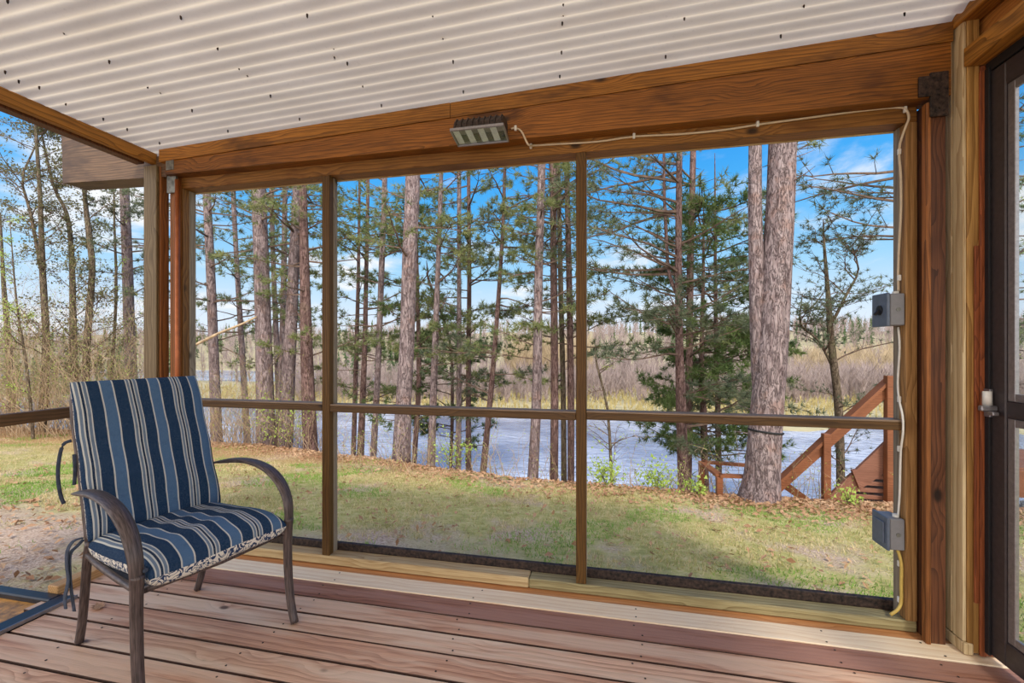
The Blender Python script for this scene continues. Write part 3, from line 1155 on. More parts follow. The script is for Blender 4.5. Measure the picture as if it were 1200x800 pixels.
def seat_fn(u, v, w):
    x = 0.245 + u * 0.265
    y = v * 0.25 * (1 + 0.02 * u)
    z = 0.452 + w * (1.0 if w > 0 else 1.15) + 0.010 * math.sin(u * 2.4) - 0.03 * max(0, u - .55) ** 1.3
    z += 0.006 * math.sin(x * 38 + y * 9) * (1 - abs(v)) + 0.010 * (1 - v * v) * (1 - u * u)
    return (x, y, z)


sc_ = cushion('seat_cushion', seat_fn, T=0.115, parent=CH)
b = MB()


def back_fn(u, v, w):
    # u along height (-1 bottom .. 1 top), v across
    h = (u + 1) / 2
    x = 0.005 - 0.215 * h + w * 0.95
    z = 0.470 + 0.632 * h + w * 0.3
    y = v * (0.250 - 0.010 * h)
    x += 0.012 * math.sin(h * math.pi) * (1 - v * v) + 0.004 * math.sin(z * 30 + y * 14)
    return (x, y, z)


bc_ = cushion('back_cushion', back_fn, T=0.075, parent=CH)
M['chair_top'] = M['chair']
for s in (-1, 1):
    # armrest: flat arched strip that turns down into the front leg
    b = MB()
    path = smooth_path([(-0.105, s * .262, .652), (-0.03, s * .268, .668), (.10, s * .275, .690), (.22, s * .280, .694), (.34, s * .283, .672), (.43, s * .284, .618),
                        (.475, s * .284, .550), (.487, s * .282, .480), (.485, s * .280, .430)], 5)
    nP = len(path)
    rad = [0.006 + 0.022 * min(1, i / 8) for i in range(nP)]
    rad = [r if i < nP * .55 else r - (r - .022) * min(1, (i - nP * .55) / (nP * .3)) for i, r in enumerate(rad)]
    b.tube(path, rad, 12, flat=0.42, side=(0, 1, 0))
    b.build('armrest', M['chair'], CH, True)
    b = MB()
    path = smooth_path([(.490, s * .280, .47), (.482, s * .280, .40), (.484, s * .280, .25), (.500, s * .281, .10), (.528, s * .282, 0.004)], 5)
    b.tube(path, [0.021 - 0.004 * i / len(path) for i in range(len(path))], 12, side=(0, 1, 0), flat=0.85)
    o = b.build('leg', M['chair'], CH, True)
    b = MB()
    path = smooth_path([(-.02, s * .238, .46), (-.050, s * .236, .38), (-.085, s * .232, .24), (-.125, s * .228, .10), (-.163, s * .225, 0.004)], 5)
    b.tube(path, 0.0155, 12, side=(0, 1, 0))
    b.build('leg', M['chair'], CH, True)
    b = MB()
    b.tube(smooth_path([(.485, s * .270, .405), (.3, s * .262, .402), (.1, s * .250, .402), (-.03, s * .24, .41)], 4), .012, 10)
    b.build('side_rail', M['chair'], CH, True)
b = MB()
b.tube([(.46, -.275, .400), (.475, 0, .396), (.46, .275, .400)], .012, 10)
b.build('front_rail', M['chair'], CH, True)
b = MB()
b.tube([(-.03, -.24, .405), (-.03, .24, .405)], .012, 10)
b.build('rear_rail', M['chair'], CH, True)
b = MB()
hoop = [(-.035, -.236, .45), (-.075, -.234, .58), (-.14, -.232, .78), (-.215, -.228, 1.02), (-.24, -.18, 1.075), (-.245, 0, 1.085), (-.24, .18, 1.075), (-.215, .228, 1.02),
        (-.14, .232, .78), (-.075, .234, .58), (-.035, .236, .45)]
b.tube(smooth_path(hoop, 3), .012, 10)
bf = b.build('back_frame', M['chair'], CH, True)
# sling fabric behind the cushion
b = MB()
n = 8
vs = []
for i in range(n + 1):
    h = i / n
    for y in (-.225, .225):
        for dxx in (0, .003):
            vs.append((-.065 - .165 * h + dxx, y, .53 + .53 * h))
fs = []
for i in range(n):
    a = i * 4
    fs += [(a, a + 2, a + 6, a + 4), (a + 1, a + 5, a + 7, a + 3), (a, a + 4, a + 5, a + 1), (a + 2, a + 3, a + 7, a + 6)]
b.add(vs, fs)
b.build('back_sling', M['tie'], CH)
b = MB()
vs = [(x, y, z) for x in (-.02, .46) for y in (-.25, .25) for z in (.400, .404)]
b.add(vs, [(0, 1, 3, 2), (4, 6, 7, 5), (0, 4, 5, 1), (2, 3, 7, 6), (0, 2, 6, 4), (1, 5, 7, 3)])
b.build('seat_sling', M['tie'], CH)
# ties on the near side


def local_at(px, py, xl):
    """point on the chair's near side plane y=-0.26 region in chair space, from a pixel, at local x"""
    c, s = math.cos(-0.276), math.sin(-0.276)
    r = ray(px, py)
    # world = C + x*(c,s) + y*(-s,c); find t so local x == xl
    rx = r.x * c + r.y * s
    cx = -1.949 * c + 1.581 * s
    t = (xl + cx) / rx
    w = Vector((r.x * t, r.y * t, CAMH + r.z * t))
    d = Vector((w.x + 1.949, w.y - 1.581, w.z))
    return Vector((d.x * c + d.y * s, -d.x * s + d.y * c, w.z))


for path in ([(84, 516), (74, 521), (69, 540), (68, 560), (71, 580), (75, 590)], [(87, 532), (88, 552), (87, 568)]):
    b = MB()
    b.tube(smooth_path([local_at(px, py, -.125) for px, py in path], 4), .0065, 6, flat=.3, side=(0, .3, 1))
    b.build('tie', M['tie'], bc_, True)
for path in ([(97, 630), (86, 634), (79, 645), (78, 662), (80, 680), (76, 700), (77, 713)], [(98, 632), (90, 640), (82, 650), (82, 675), (84, 695), (87, 716)]):
    b = MB()
    b.tube(smooth_path([local_at(px, py, -.06) for px, py in path], 4), .010, 6, flat=.25, side=(1, .3, 0))
    b.build('tie', M['tie'], sc_, True)
b = MB()
p = local_at(182, 654, .47)
b.box(.44, .50, -.268, -.252, .474, .488, .004)
b.build('velcro_tab', M['tie'], sc_)

# ------------------------------------------------------------------ black framed panel lying at the edge of the deck
root = empty('framed_glass_panel', (-3.2, 1.2, -0.03))
tag(root, 'black metal framed panel of amber glass lying flat off the left deck edge', 'panel')
PX0, PX1, PY0, PY1 = -3.9, -2.60, 0.55, 1.655
b = MB()
for (a0, a1, b0, b1) in ((PX1 - .055, PX1, PY0, PY1), (PX0, PX0 + .055, PY0, PY1), (PX0 + .055, PX1 - .055, PY1 - .055, PY1), (PX0 + .055, PX1 - .055, PY0, PY0 + .055)):
    b.box(a0, a1, b0, b1, -.035, .012, .006)
b.box(PX1 - .002, PX1 + .035, PY0, PY1 + .004, .002, .016, .003)
b.build('panel_frame', M['black_frame'], root)
b = MB()
b.box(PX1 + .034, PX1 + .040, PY0, PY1 + .004, .001, .019, .001)
b.build('edge_trim', M['metal_light'], root)
b = MB()
b.box(PX0 + .05, PX1 - .05, PY0 + .05, PY1 - .05, -.025, -.015)
b.build('panel_glass', M['amber'], root)


# curled dry leaves on the deck
def leaf_shape(c, size, rz, curl, r):
    pts = [(0, -.5), (.14, -.3), (.30, -.28), (.16, -.10), (.34, .02), (.16, .12), (.26, .28), (.08, .30), (0, .5),
           (-.08, .30), (-.26, .28), (-.16, .12), (-.34, .02), (-.16, -.10), (-.30, -.28), (-.14, -.3)]
    out = []
    ca, sa = math.cos(rz), math.sin(rz)
    for x, y in pts:
        z = curl * (x * x * 2.2 + y * y * 0.8) * size
        out.append((c[0] + (x * ca - y * sa) * size, c[1] + (x * sa + y * ca) * size, c[2] + z))
    return out


for i, (px, py, sz, rz, lab) in enumerate(((115, 711, .085, 1.1, 'curled dry tan oak leaf on the deck between the chair legs'),
                                           (592, 1, 0, 0, None))):
    if not lab:
        continue
    b = MB()
    c = on_z(px, py, .004)
    top = leaf_shape(c, sz, rz, .5, rnd)
    bot = [(x, y, z - .001) for x, y, z in top]
    n = len(top)
    b.add(top + bot, [tuple(range(n)), tuple(range(2 * n - 1, n - 1, -1))] + [(k, n + k, n + (k + 1) % n, (k + 1) % n) for k in range(n)])
    tag(b.build('dry_leaf', M['litter']), lab, 'leaf')

# ------------------------------------------------------------------ VEGETATION GENERATORS
NR = np.random.default_rng(11)


def tufts(points, dirs, rad, nn, width, rng, flat=0.0):
    """bunches of needles: points (n,3), dirs (n,3) -> triangles"""
    n = len(points)
    if n == 0:
        return np.zeros((0, 3, 3))
    P = np.repeat(points, nn, axis=0)
    D = np.repeat(dirs, nn, axis=0)
    v = rng.normal(size=(n * nn, 3))
    v /= np.linalg.norm(v, axis=1, keepdims=True)
    v = v + D * 0.75 + np.array([0, 0, 0.15])
    v /= np.linalg.norm(v, axis=1, keepdims=True)
    L = (rad * rng.uniform(.6, 1.1, size=(n * nn, 1)))
    s = np.cross(v, rng.normal(size=(n * nn, 3)))
    s /= np.linalg.norm(s, axis=1, keepdims=True) + 1e-9
    w = width
    T = np.stack([P - s * w / 2, P + s * w / 2, P + v * L], axis=1)
    return T


def leaves(points, size, rng, n=1):
    P = np.repeat(points, n, axis=0) + rng.normal(size=(len(points) * n, 3)) * size
    a = rng.normal(size=(len(P), 3))
    a /= np.linalg.norm(a, axis=1, keepdims=True)
    c = np.cross(a, rng.normal(size=(len(P), 3)))
    c /= np.linalg.norm(c, axis=1, keepdims=True) + 1e-9
    s = size * rng.uniform(.6, 1.2, size=(len(P), 1))
    return np.concatenate([np.stack([P - c * s * .4, P + c * s * .4, P + a * s], 1)], 0)


def trunk_mesh(b, pts, rad, n=10, rng=None, rough=0.03):
    path = smooth_path(pts, 3)
    rr = np.interp(np.linspace(0, len(pts) - 1, len(path)), range(len(pts)), rad)
    b.tube(path, list(map(float, rr)), n)
    return path, rr


def trunk_at(path, z):
    for i in range(len(path) - 1):
        if path[i].z <= z <= path[i + 1].z:
            f = (z - path[i].z) / max(1e-6, path[i + 1].z - path[i].z)
            return path[i].lerp(path[i + 1], f)
    return path[-1].copy() if z > path[-1].z else path[0].copy()


def branch(b, p0, az, L, r0, lift, rng, droop=0.0, seg=5, wig=0.10, sides=4):
    pts = [Vector(p0)]
    d = Vector((math.cos(az), math.sin(az), lift)).normalized()
    for i in range(seg):
        d = (d + Vector((rng.normal(0, wig), rng.normal(0, wig), rng.normal(0, wig * .8) - droop))).normalized()
        pts.append(pts[-1] + d * L / seg)
    b.tube(pts, [r0 * (1 - .8 * i / seg) for i in range(seg + 1)], sides)
    return pts


def pine(px_pts, t, lab, seed, fol=None, mat='bark', needle='needle', group=None, top=None, stubs=8, name='pine_tree', flare=1.0, nn=15, sides=10, second=None, kwid=0.011):
    """px_pts: (x, y, width) samples of the trunk in the photograph, at depth t; fol: list of (y0, y1, count, length, tufts per branch, az_center or None)"""
    rng = np.random.default_rng(seed)
    k = t / FPX
    P = [at(x, y, t) for x, y, w in px_pts]
    Rr = [w * k / 2 for x, y, w in px_pts]
    # foot on the ground
    foot = P[0]
    gz = ground_z(foot.x, foot.y)
    if foot.z > gz:
        dirv = (P[0] - P[1]).normalized()
        ft = P[0] + dirv * ((P[0].z - gz + .1) / max(.3, -dirv.z))
        ft.z = ground_z(ft.x, ft.y) - .12
        P.insert(0, ft)
        Rr.insert(0, Rr[0] * (1.0 + .15 * flare))
    else:
        P[0].z = gz - .12
    # crown above the picture
    d = (P[-1] - P[-2]).normalized()
    d = (d + Vector((0, 0, 1.5))).normalized()
    H = top if top else 5.0
    P.append(P[-1] + d * H * .5)
    Rr.append(Rr[-1] * .7)
    P.append(P[-1] + d * H * .5)
    Rr.append(Rr[-1] * .25)
    base = Vector((P[0].x, P[0].y, P[0].z + .1))
    root = empty(name, base)
    tag(root, lab, 'tree', group)
    b = MB()
    path, rr = trunk_mesh(b, P, Rr, sides)
    for i in range(stubs):
        z = rng.uniform(P[0].z + .8, P[-3].z)
        c = trunk_at(path, z)
        az = rng.uniform(0, 6.28)
        branch(b, c, az, rng.uniform(.1, .45), .012, .2, rng, seg=3, sides=4)
    if second:
        P2 = [at(x, y, t + .05) for x, y, w in second]
        R2 = [w * k / 2 for x, y, w in second]
        P2.append(P2[-1] + d * H * .8)
        R2.append(R2[-1] * .4)
        trunk_mesh(b, P2, R2, sides)
    b.build('trunk', M[mat], root, True)
    bb = MB()
    TP, TD = [], []
    for (y0, y1, cnt, L, tp, azc) in (fol or []):
        for i in range(int(cnt * 1.35)):
            py = rng.uniform(y0, y1)
            z = CAMH - (py - HOR) * k
            if z < P[0].z + .6:
                continue
            c = trunk_at(path, z)
            az = rng.uniform(0, 6.28) if azc is None else rng.normal(azc, .6)
            LL = L * rng.uniform(.55, 1.15)
            pts = branch(bb, c, az, LL, .010 + LL * .009, rng.uniform(-.12, .35), rng, droop=-.02, seg=6)
            # side twigs
            for j in range(2, 7):
                for sgn in (-1, 1):
                    if rng.random() < .25:
                        continue
                    a2 = az + sgn * rng.uniform(.5, 1.1)
                    l2 = LL * (.38 - .035 * j) * rng.uniform(.7, 1.3) + .12
                    p2 = branch(bb, pts[j], a2, l2, .007, rng.uniform(-.1, .4), rng, seg=2, sides=3)
                    m = max(1, int(round(tp / 6.5)))
                    for q in range(m):
                        f = rng.uniform(.45, 1.0)
                        p = p2[0].lerp(p2[-1], f)
                        TP.append(tuple(p + Vector(rng.normal(0, .03, 3))))
                        TD.append(tuple((p2[-1] - p2[0]).normalized()))
            for q in range(2):
                TP.append(tuple(pts[-1]))
                TD.append(tuple((pts[-1] - pts[-2]).normalized()))
    if bb.v:
        bb.build('boughs', M['twig'], root)
    if TP:
        T = tufts(np.array(TP), np.array(TD), .125 * (1 + .02 * t), nn, kwid * (.7 + .06 * t), rng)
        tri_mesh('needles', T, M[needle], root, off=base)
    return root


def bare(px_pts, t, lab, seed, group=None, leaf='bud', cnt=26, L=1.2, leafn=2, mat='bark3', name='bare_tree', y0=None, y1=None, forks=(), top=2.0, lsize=.035, cat='tree', flift=.55):
    rng = np.random.default_rng(seed)
    k = t / FPX
    P = [at(x, y, t) for x, y, w in px_pts]
    Rr = [w * k / 2 for x, y, w in px_pts]
    gz = ground_z(P[0].x, P[0].y)
    if P[0].z > gz:
        P.insert(0, Vector((P[0].x, P[0].y, gz - .1)))
        Rr.insert(0, Rr[0] * 1.1)
    else:
        P[0].z = gz - .1
    if top:
        d = ((P[-1] - P[-2]).normalized() + Vector((0, 0, 1))).normalized()
        P.append(P[-1] + d * top)
        Rr.append(Rr[-1] * .3)
    base = Vector((P[0].x, P[0].y, P[0].z + .1))
    root = empty(name, base)
    tag(root, lab, cat, group)
    b = MB()
    path, rr = trunk_mesh(b, P, Rr, 8)
    stems = [path]
    for fk in forks:
        P2 = [at(x, y, t + .03) for x, y, w in fk]
        R2 = [w * k / 2 for x, y, w in fk]
        if top:
            P2.append(P2[-1] + Vector((rng.normal(0, .3), rng.normal(0, .3), top)))
            R2.append(R2[-1] * .3)
        pth, _ = trunk_mesh(b, P2, R2, 7)
        stems.append(pth)
    b.build('trunk', M[mat], root, True)
    bb = MB()
    LP = []
    for si, pth in enumerate(stems):
        zlo, zhi = pth[0].z + .15 * (pth[-1].z - pth[0].z), pth[-1].z
        if y1 is not None:
            zlo = max(zlo, CAMH - (y1 - HOR) * k)
        for i in range(cnt):
            z = rng.uniform(zlo, zhi)
            c = trunk_at(pth, z)
            az = rng.uniform(0, 6.28)
            LL = L * rng.uniform(.4, 1.15) * (1 - .45 * (z - zlo) / (zhi - zlo + 1e-6))
            pts = branch(bb, c, az, LL, .006 + LL * .006, rng.uniform(.2, flift + .5), rng, seg=6, wig=.18)
            for j in range(1, 7):
                for q in range(2):
                    a2 = az + rng.uniform(-1.3, 1.3)
                    l2 = LL * rng.uniform(.15, .4)
                    p2 = branch(bb, pts[j], a2, l2, .0045, rng.uniform(0, .9), rng, seg=2, wig=.2, sides=3)
                    LP.append(tuple(p2[-1]))
                    LP.append(tuple(p2[1]))
    bb.build('boughs', M['twig'], root)
    if leafn:
        if leaf.startswith('needle'):
            T = tufts(np.array(LP), np.tile([0, 0, .3], (len(LP), 1)), .085, 12, .010, rng)
        else:
            T = leaves(np.array(LP), lsize, rng, leafn)
        tri_mesh('foliage', T, M[leaf], root, off=base)
    return root


# ------------------------------------------------------------------ TREES, left to right
# first opening (left wall)
bare([(14, 470, 7), (10, 400, 6), (4, 330, 4)], 12.5, 'grey leaning trunk at the far left edge behind budding brush', 101, leaf='leaf_o', cnt=16)
bare([(50, 490, 8), (54, 400, 7), (50, 320, 6), (47, 230, 4), (42, 150, 3)], 11, 'slim fork-topped oak with dark twigs, first from the left', 102, leaf='leaf_o', cnt=40, L=1.6, lsize=.055,
     forks=[[(51, 330, 4), (36, 250, 3), (28, 200, 2)]], leafn=4)
bare([(88, 490, 8), (86, 400, 7), (84, 300, 5), (78, 250, 4), (62, 215, 3)], 11.5, 'crooked oak bending left beneath the projecting beam end', 103, leaf='leaf_o', cnt=36, L=1.5, leafn=5, lsize=.055)
bare([(100, 490, 8), (102, 400, 7), (108, 320, 6), (105, 280, 6), (99, 225, 4)], 11.0, 'dark curving oak trunk rising to the beam end', 104, leaf='leaf_o', cnt=36, L=1.5, leafn=5, lsize=.055)
pine([(156, 480, 13), (152, 400, 11), (149, 300, 10), (146, 225, 9)], 13, 'straight pale pine trunk left of the left corner post', 105,
     [(230, 380, 12, 1.6, 20, None)], needle='needle_b')
bare([(128, 490, 3), (136, 350, 3), (134, 260, 2)], 12, 'thin grey sapling left of the straight pine by the corner post', 106, leaf='bud', cnt=16, L=.9)
bare([(38, 500, 3), (30, 420, 3), (20, 360, 2)], 9.5, 'slender leaning sapling in front of the slim oak', 107, leaf='bud', cnt=20, L=.9, leafn=3)
# second opening
pine([(254, 515, 12), (250, 400, 10), (246, 300, 9), (242, 215, 8)], 10.5, 'pale pine trunk nearest the left corner post in the first panel', 110, [(210, 400, 16, 1.8, 20, None)], needle='needle_b')
pine([(290, 515, 7), (283, 400, 6), (277, 300, 5), (273, 215, 5)], 13, 'thin pine between the two pale trunks of the first panel', 111, [(200, 420, 14, 1.7, 20, None)])
pine([(312, 522, 21), (309, 400, 17), (306, 300, 16), (303, 210, 15)], 9.6, 'thick pale pine with a broken branch, stoutest in the first panel', 112, [(200, 330, 8, 1.8, 16, None)], stubs=16)
pine([(328, 520, 6), (324, 400, 6), (320, 300, 5), (318, 210, 5)], 14.5, 'slim pine just behind the stout pale pine', 113, [(200, 430, 18, 1.8, 20, None)])
pine([(327, 528, 12), (331, 400, 7), (333, 300, 6), (334, 210, 5)], 13.5, 'slim reddish pine left of the leaning pale pine', 114, [(200, 430, 14, 1.6, 20, None)])
pine([(333, 526, 19), (339, 420, 14), (344, 320, 12), (349, 210, 10)], 9.8, 'pale pine leaning right as it rises, centre of the first panel', 115, [(200, 300, 6, 1.5, 16, None)], stubs=14)
pine([(364, 530, 17), (360, 430, 14), (357, 320, 11), (355, 210, 8)], 9.4, 'dark rough pine just left of the brown mullion', 116, [(200, 420, 12, 1.4, 20, None)], mat='bark2', stubs=20)
# third opening
pine([(414, 540, 6), (418, 400, 5), (420, 320, 4), (421, 240, 3)], 12.5, 'thin pine closest right of the brown mullion', 120, [(200, 470, 22, 1.5, 20, None)], mat='bark2', needle='needle')
pine([(422, 540, 9), (427, 420, 6), (429, 330, 5), (431, 230, 4)], 11.5, 'thin dark pine touching its neighbour right of the mullion', 121, [(190, 480, 22, 1.6, 20, None)], mat='bark2')
pine([(437, 542, 8), (443, 430, 7), (447, 320, 7), (451, 205, 6)], 10.5, 'slim pale pine left of the stout middle pine', 122, [(195, 430, 14, 1.5, 20, None)])
pine([(470, 545, 23), (473, 470, 18), (477, 400, 17), (480, 300, 17), (484, 200, 17)], 7.6, 'stout pale pine, thickest trunk of the middle panel', 123, [(190, 330, 6, 1.4, 12, None)], stubs=16, sides=14)
pine([(485, 547, 6), (491, 440, 6), (489, 330, 4), (488, 230, 3)], 11, 'thin crooked pine hugging the right of the stout middle pine', 124, [(200, 520, 20, 1.4, 20, None)], mat='bark2', needle='needle_d')
pine([(505, 547, 10), (509, 430, 8), (513, 320, 6), (517, 200, 5)], 9.5, 'slim straight pine second right of the stout middle pine', 125, [(190, 430, 14, 1.4, 20, None)])
pine([(528, 550, 4), (530, 480, 4), (527, 400, 3), (503, 330, 3)], 12, 'low dark young pine below the treetops of the middle panel', 126, [(360, 530, 30, 1.3, 26, None)], mat='bark2', needle='needle_d', top=.6)
pine([(537, 552, 7), (538, 430, 6), (538, 320, 5), (538, 195, 5)], 10, 'straight slim pine, left of an even pair in the middle panel', 127, [(190, 440, 14, 1.4, 20, None)])
pine([(549, 552, 7), (549, 430, 6), (550, 320, 5), (549, 195, 4)], 10.6, 'straight slim pine, right of an even pair in the middle panel', 128, [(190, 440, 18, 1.5, 22, None)], mat='bark2')
pine([(566, 555, 8), (577, 440, 6), (584, 350, 5), (590, 250, 4)], 9.0, 'slender pine leaning right across the lake view', 129, [(180, 480, 18, 1.3, 20, None)], mat='bark2', needle='needle_b')
pine([(624, 568, 13), (629, 460, 11), (631, 330, 10), (635, 190, 9)], 7.8, 'pale pine left of the tight group by the centre mullion', 130, [(185, 440, 14, 1.2, 20, None)])
pine([(649, 568, 10), (650, 460, 9), (649, 330, 8), (648, 185, 8)], 8.6, 'brown pine second in the tight group by the centre mullion', 131, [(180, 400, 14, 1.3, 20, None)], mat='bark2')
pine([(661, 566, 7), (660, 460, 6), (657, 330, 6), (654, 185, 5)], 10, 'mossy thin pine third in the group by the centre mullion', 132, [(180, 480, 14, 1.4, 20, None)], mat='bark3')
pine([(669, 566, 8), (669, 460, 8), (667, 330, 7), (664, 185, 6)], 9, 'pine touching the left of the centre mullion', 133, [(180, 420, 12, 1.3, 20, None)], mat='bark2')
# fourth opening
bare([(717, 568, 4), (712, 480, 3), (700, 430, 2.5)], 6.8, 'thin bare sapling right of the centre mullion', 140, leaf='bud', cnt=12, L=.7, leafn=1, top=.3, lsize=.02)
pine([(801, 582, 13), (798, 470, 12), (796, 400, 9), (795, 300, 8), (796, 190, 7)], 7.2, 'pine with a side fork in the middle of the right panel', 141,
     [(165, 330, 12, 2.0, 14, 3.4), (330, 520, 12, 1.7, 24, None), (160, 400, 6, 1.2, 14, None)], mat='bark2', needle='needle_b',
     second=[(795, 345, 6), (784, 320, 4), (780, 260, 4), (778, 180, 3)])
pine([(806, 520, 10), (808, 400, 8), (809, 300, 8), (812, 190, 7)], 8.4, 'straight pine just behind the forked pine', 142, [(160, 420, 18, 1.6, 20, None)], mat='bark2', needle='needle')
pine([(826, 545, 8), (824, 480, 8), (822, 430, 6), (824, 330, 4)], 8.6, 'low bushy green pine left of the great double trunk', 143, [(260, 540, 40, 1.3, 30, None)], mat='bark2', needle='needle_d', top=1.6)
pine([(842, 540, 7), (841, 470, 6), (839, 400, 5), (838, 270, 3)], 8.9, 'bushy dark green pine against the great double trunk', 144, [(210, 520, 46, 1.15, 30, None)], mat='bark2', needle='needle_d', top=1.6)
r_big = pine([(890, 584, 46), (893, 556, 38), (897, 500, 35), (905, 400, 33), (911, 300, 31), (917, 165, 29)], 5.15, 'great reddish pine with two trunks beside the red railing', 145, [(150, 170, 3, 1.5, 10, None)],
             stubs=14, sides=20, second=[(893, 470, 20), (888, 400, 16), (886, 300, 16), (885, 165, 14)], top=6)
bare([(985, 545, 9), (982, 470, 9), (974, 400, 8), (970, 340, 5), (966, 290, 3)], 7.6, 'gnarled small pine with spreading branches beside the stair rail', 146, leaf='needle_b', cnt=15, L=1.4, leafn=5, lsize=.045, top=.5,
     forks=[[(974, 380, 4), (992, 345, 3), (1006, 315, 2)], [(980, 440, 3), (960, 400, 2.5), (938, 380, 2)]])
# trees seen through the storm door and around the right side
pine([(1188, 470, 7), (1189, 300, 7), (1186, 120, 6)], 10, 'pine standing outside beyond the storm door glass', 150, [(100, 420, 26, 1.6, 22, None)], needle='needle_d')
pine([(1230, 470, 9), (1228, 300, 8), (1226, 120, 6)], 12, 'second pine farther right beyond the storm door', 151, [(100, 460, 26, 1.8, 22, None)])
bare([(1176, 480, 4), (1179, 380, 3), (1182, 300, 3)], 9, 'grey twiggy bush tree low beyond the storm door glass', 152, leaf='bud', cnt=24, L=1.2)

# long overhanging pine boughs seen at the top of the right panel (their trees stand right of the porch)
pine([(1075, 560, 14), (1078, 400, 12), (1082, 200, 11), (1085, 60, 10)], 6.8, 'pine hidden behind the right posts, its boughs reaching into view', 153, [(120, 300, 7, 1.9, 14, 2.9)], needle='needle_b', mat='bark2')

# strap round the big trunk
c = at(897, 505, 5.15)
b = MB()
ring = []
for k in range(25):
    a = 2 * math.pi * k / 24
    ring.append((c.x + math.cos(a) * .186, c.y + math.sin(a) * .186, c.z + .02 * math.cos(a + 2.6)))
b.tube(ring, .012, 6, flat=.5, side=(0, 0, 1))
tag(b.build('strap', M['black']), 'black strap tied round the great double pine trunk', 'strap')
# pale broken branch caught in the first panel
b = MB()
b.tube(smooth_path([at(229, 404, 9.2), at(255, 391, 9.2), at(280, 381, 9.25), at(301, 371, 9.4)], 3), [.028] * 4 + [.024] * 3 + [.02] * 3, 8)
tag(b.build('broken_branch', M['twig_pale']), 'pale broken branch slanting against the stout pine in the first panel', 'branch')


# undergrowth: one mass of twigs and budding leaves along the brow of the bank
def brush(name, lab, spots, seed, leafmat, dens, H, leafn=1, twig='twig_pale', lsize=.022):
    rng = np.random.default_rng(seed)
    bb = MB()
    LP = []
    for (px0, px1, t0, t1, n) in spots:
        for i in range(int(n * dens)):
            px, t = rng.uniform(px0, px1), rng.uniform(t0, t1)
            p = at(px, HOR, t)
            p.z = ground_z(p.x, p.y) - .02
            az = rng.uniform(0, 6.28)
            L = H * rng.uniform(.4, 1.2)
            pts = branch(bb, p, az, L, .0055, rng.uniform(1.2, 5), rng, seg=4, wig=.16, sides=3)
            for j in range(1, 5):
                p2 = branch(bb, pts[j], rng.uniform(0, 6.28), L * .3, .003, rng.uniform(.4, 2.0), rng, seg=2, wig=.25, sides=3)
                LP += [tuple(p2[-1]), tuple(p2[1])]
    o = bb.build(name, M[twig])
    tag(o, lab, 'undergrowth', kind='stuff')
    if leafn:
        T = leaves(np.array(LP), lsize, rng, leafn)
        tri_mesh('foliage', T, M[leafmat], o)
    return o


brush('brush', 'tall dry brush with yellow green buds beyond the left opening', [(-150, 170, 9.3, 13.5, 1100)], 201, 'bud', 1.0, 3.2, 2, lsize=.026)
brush('brush', 'dry twiggy undergrowth between the pines of the first panel', [(225, 380, 8.8, 11, 260)], 202, 'bud', 1.0, 1.7, 1)
brush('brush', 'sparse dry stems along the bank in the middle panel', [(395, 680, 6.2, 9, 120)], 203, 'bud', 1.0, .75, 1)
brush('brush', 'thin stems and low sprigs along the bank in the right panel', [(690, 1050, 5.3, 7.2, 110)], 204, 'bud', 1.0, .6, 1)
brush('brush', 'brush outside beyond the storm door', [(1165, 1400, 8, 12, 120)], 205, 'leaf_o', 1.0, 1.6, 2, lsize=.035)


# small green shrubs
def shrub(px, py, t, h, r, lab, seed, n=160, name='leafy_shrub'):
    rng = np.random.default_rng(seed)
    p = at(px, py, t)
    p.z = ground_z(p.x, p.y)
    root = empty(name, p)
    tag(root, lab, 'shrub')
    bb = MB()
    LP = []
    for i in range(9):
        pts = branch(bb, p, rng.uniform(0, 6.28), h * rng.uniform(.7, 1.1), .005, rng.uniform(.8, 3), rng, seg=4, wig=.2, sides=4)
        for q in range(n // 9):
            f = rng.uniform(.35, 1)
            c = pts[min(4, int(f * 4))]
            LP.append(tuple(c + Vector(rng.normal(0, r * .3, 3))))
    bb.build('stems', M['twig'], root)
    tri_mesh('foliage', leaves(np.array(LP), .045, rng, 2), M['bud'], root, off=p)


shrub(710, 575, 5.9, .42, .28, 'bright green shrub on the bank in front of the thin sapling', 301, 200)
shrub(770, 578, 5.6, .38, .3, 'bright green shrub left of the forked pine foot', 302, 200)
shrub(815, 580, 5.3, .3, .12, 'small green sprig against the red railing post', 303, 80)
shrub(535, 552, 7.0, .75, .2, 'upright green shrub under the even pair of slim pines', 304, 140)
shrub(994, 592, 5.0, .22, .10, 'bright green sprig in front of the stair treads', 305, 60)
shrub(325, 470, 9.0, 1.5, .6, 'tall yellow green budding shrub before the pale pines', 306, 260)

# ------------------------------------------------------------------ RED RAILING left of the big tree
root = empty('corner_railing', tuple(on_z(843, 583, -.62)))
tag(root, 'low red stained railing corner standing at the bank left of the great pine', 'railing')
ZR = -.324
A, B_ = on_z(822, 541, ZR), on_z(843, 557, ZR)
C1, C2 = on_z(890, 546, ZR), on_z(885, 558.5, ZR)
for nm, p in (('post', A), ('post', B_), ('post', C1)):
    b = MB()
    g = ground_z(p.x, p.y)
    b.box(p.x - .035, p.x + .035, p.y - .035, p.y + .035, min(g - .1, p.z - .5), p.z - .016, .004)
    b.build(nm, M['redrail'], root)
for p, q in ((A, B_), (A, C1), (B_, C2)):
    b = MB()
    b.bar(p, q, .085, .032)
    b.build('top_rail', M['redrail'], root)

# ------------------------------------------------------------------ STAIR with handrail on the right
root = empty('outdoor_stair', tuple(at(1000, 590, 5.6)))
tag(root, 'brown wooden stair with a sloping handrail rising to the right', 'stair')
TS = 5.6


def stair_p(px, py, d=0.0):
    """points on the stair's long side: a vertical plane parallel to the porch's back wall"""
    return on_y(px, py, 6.35 + d)


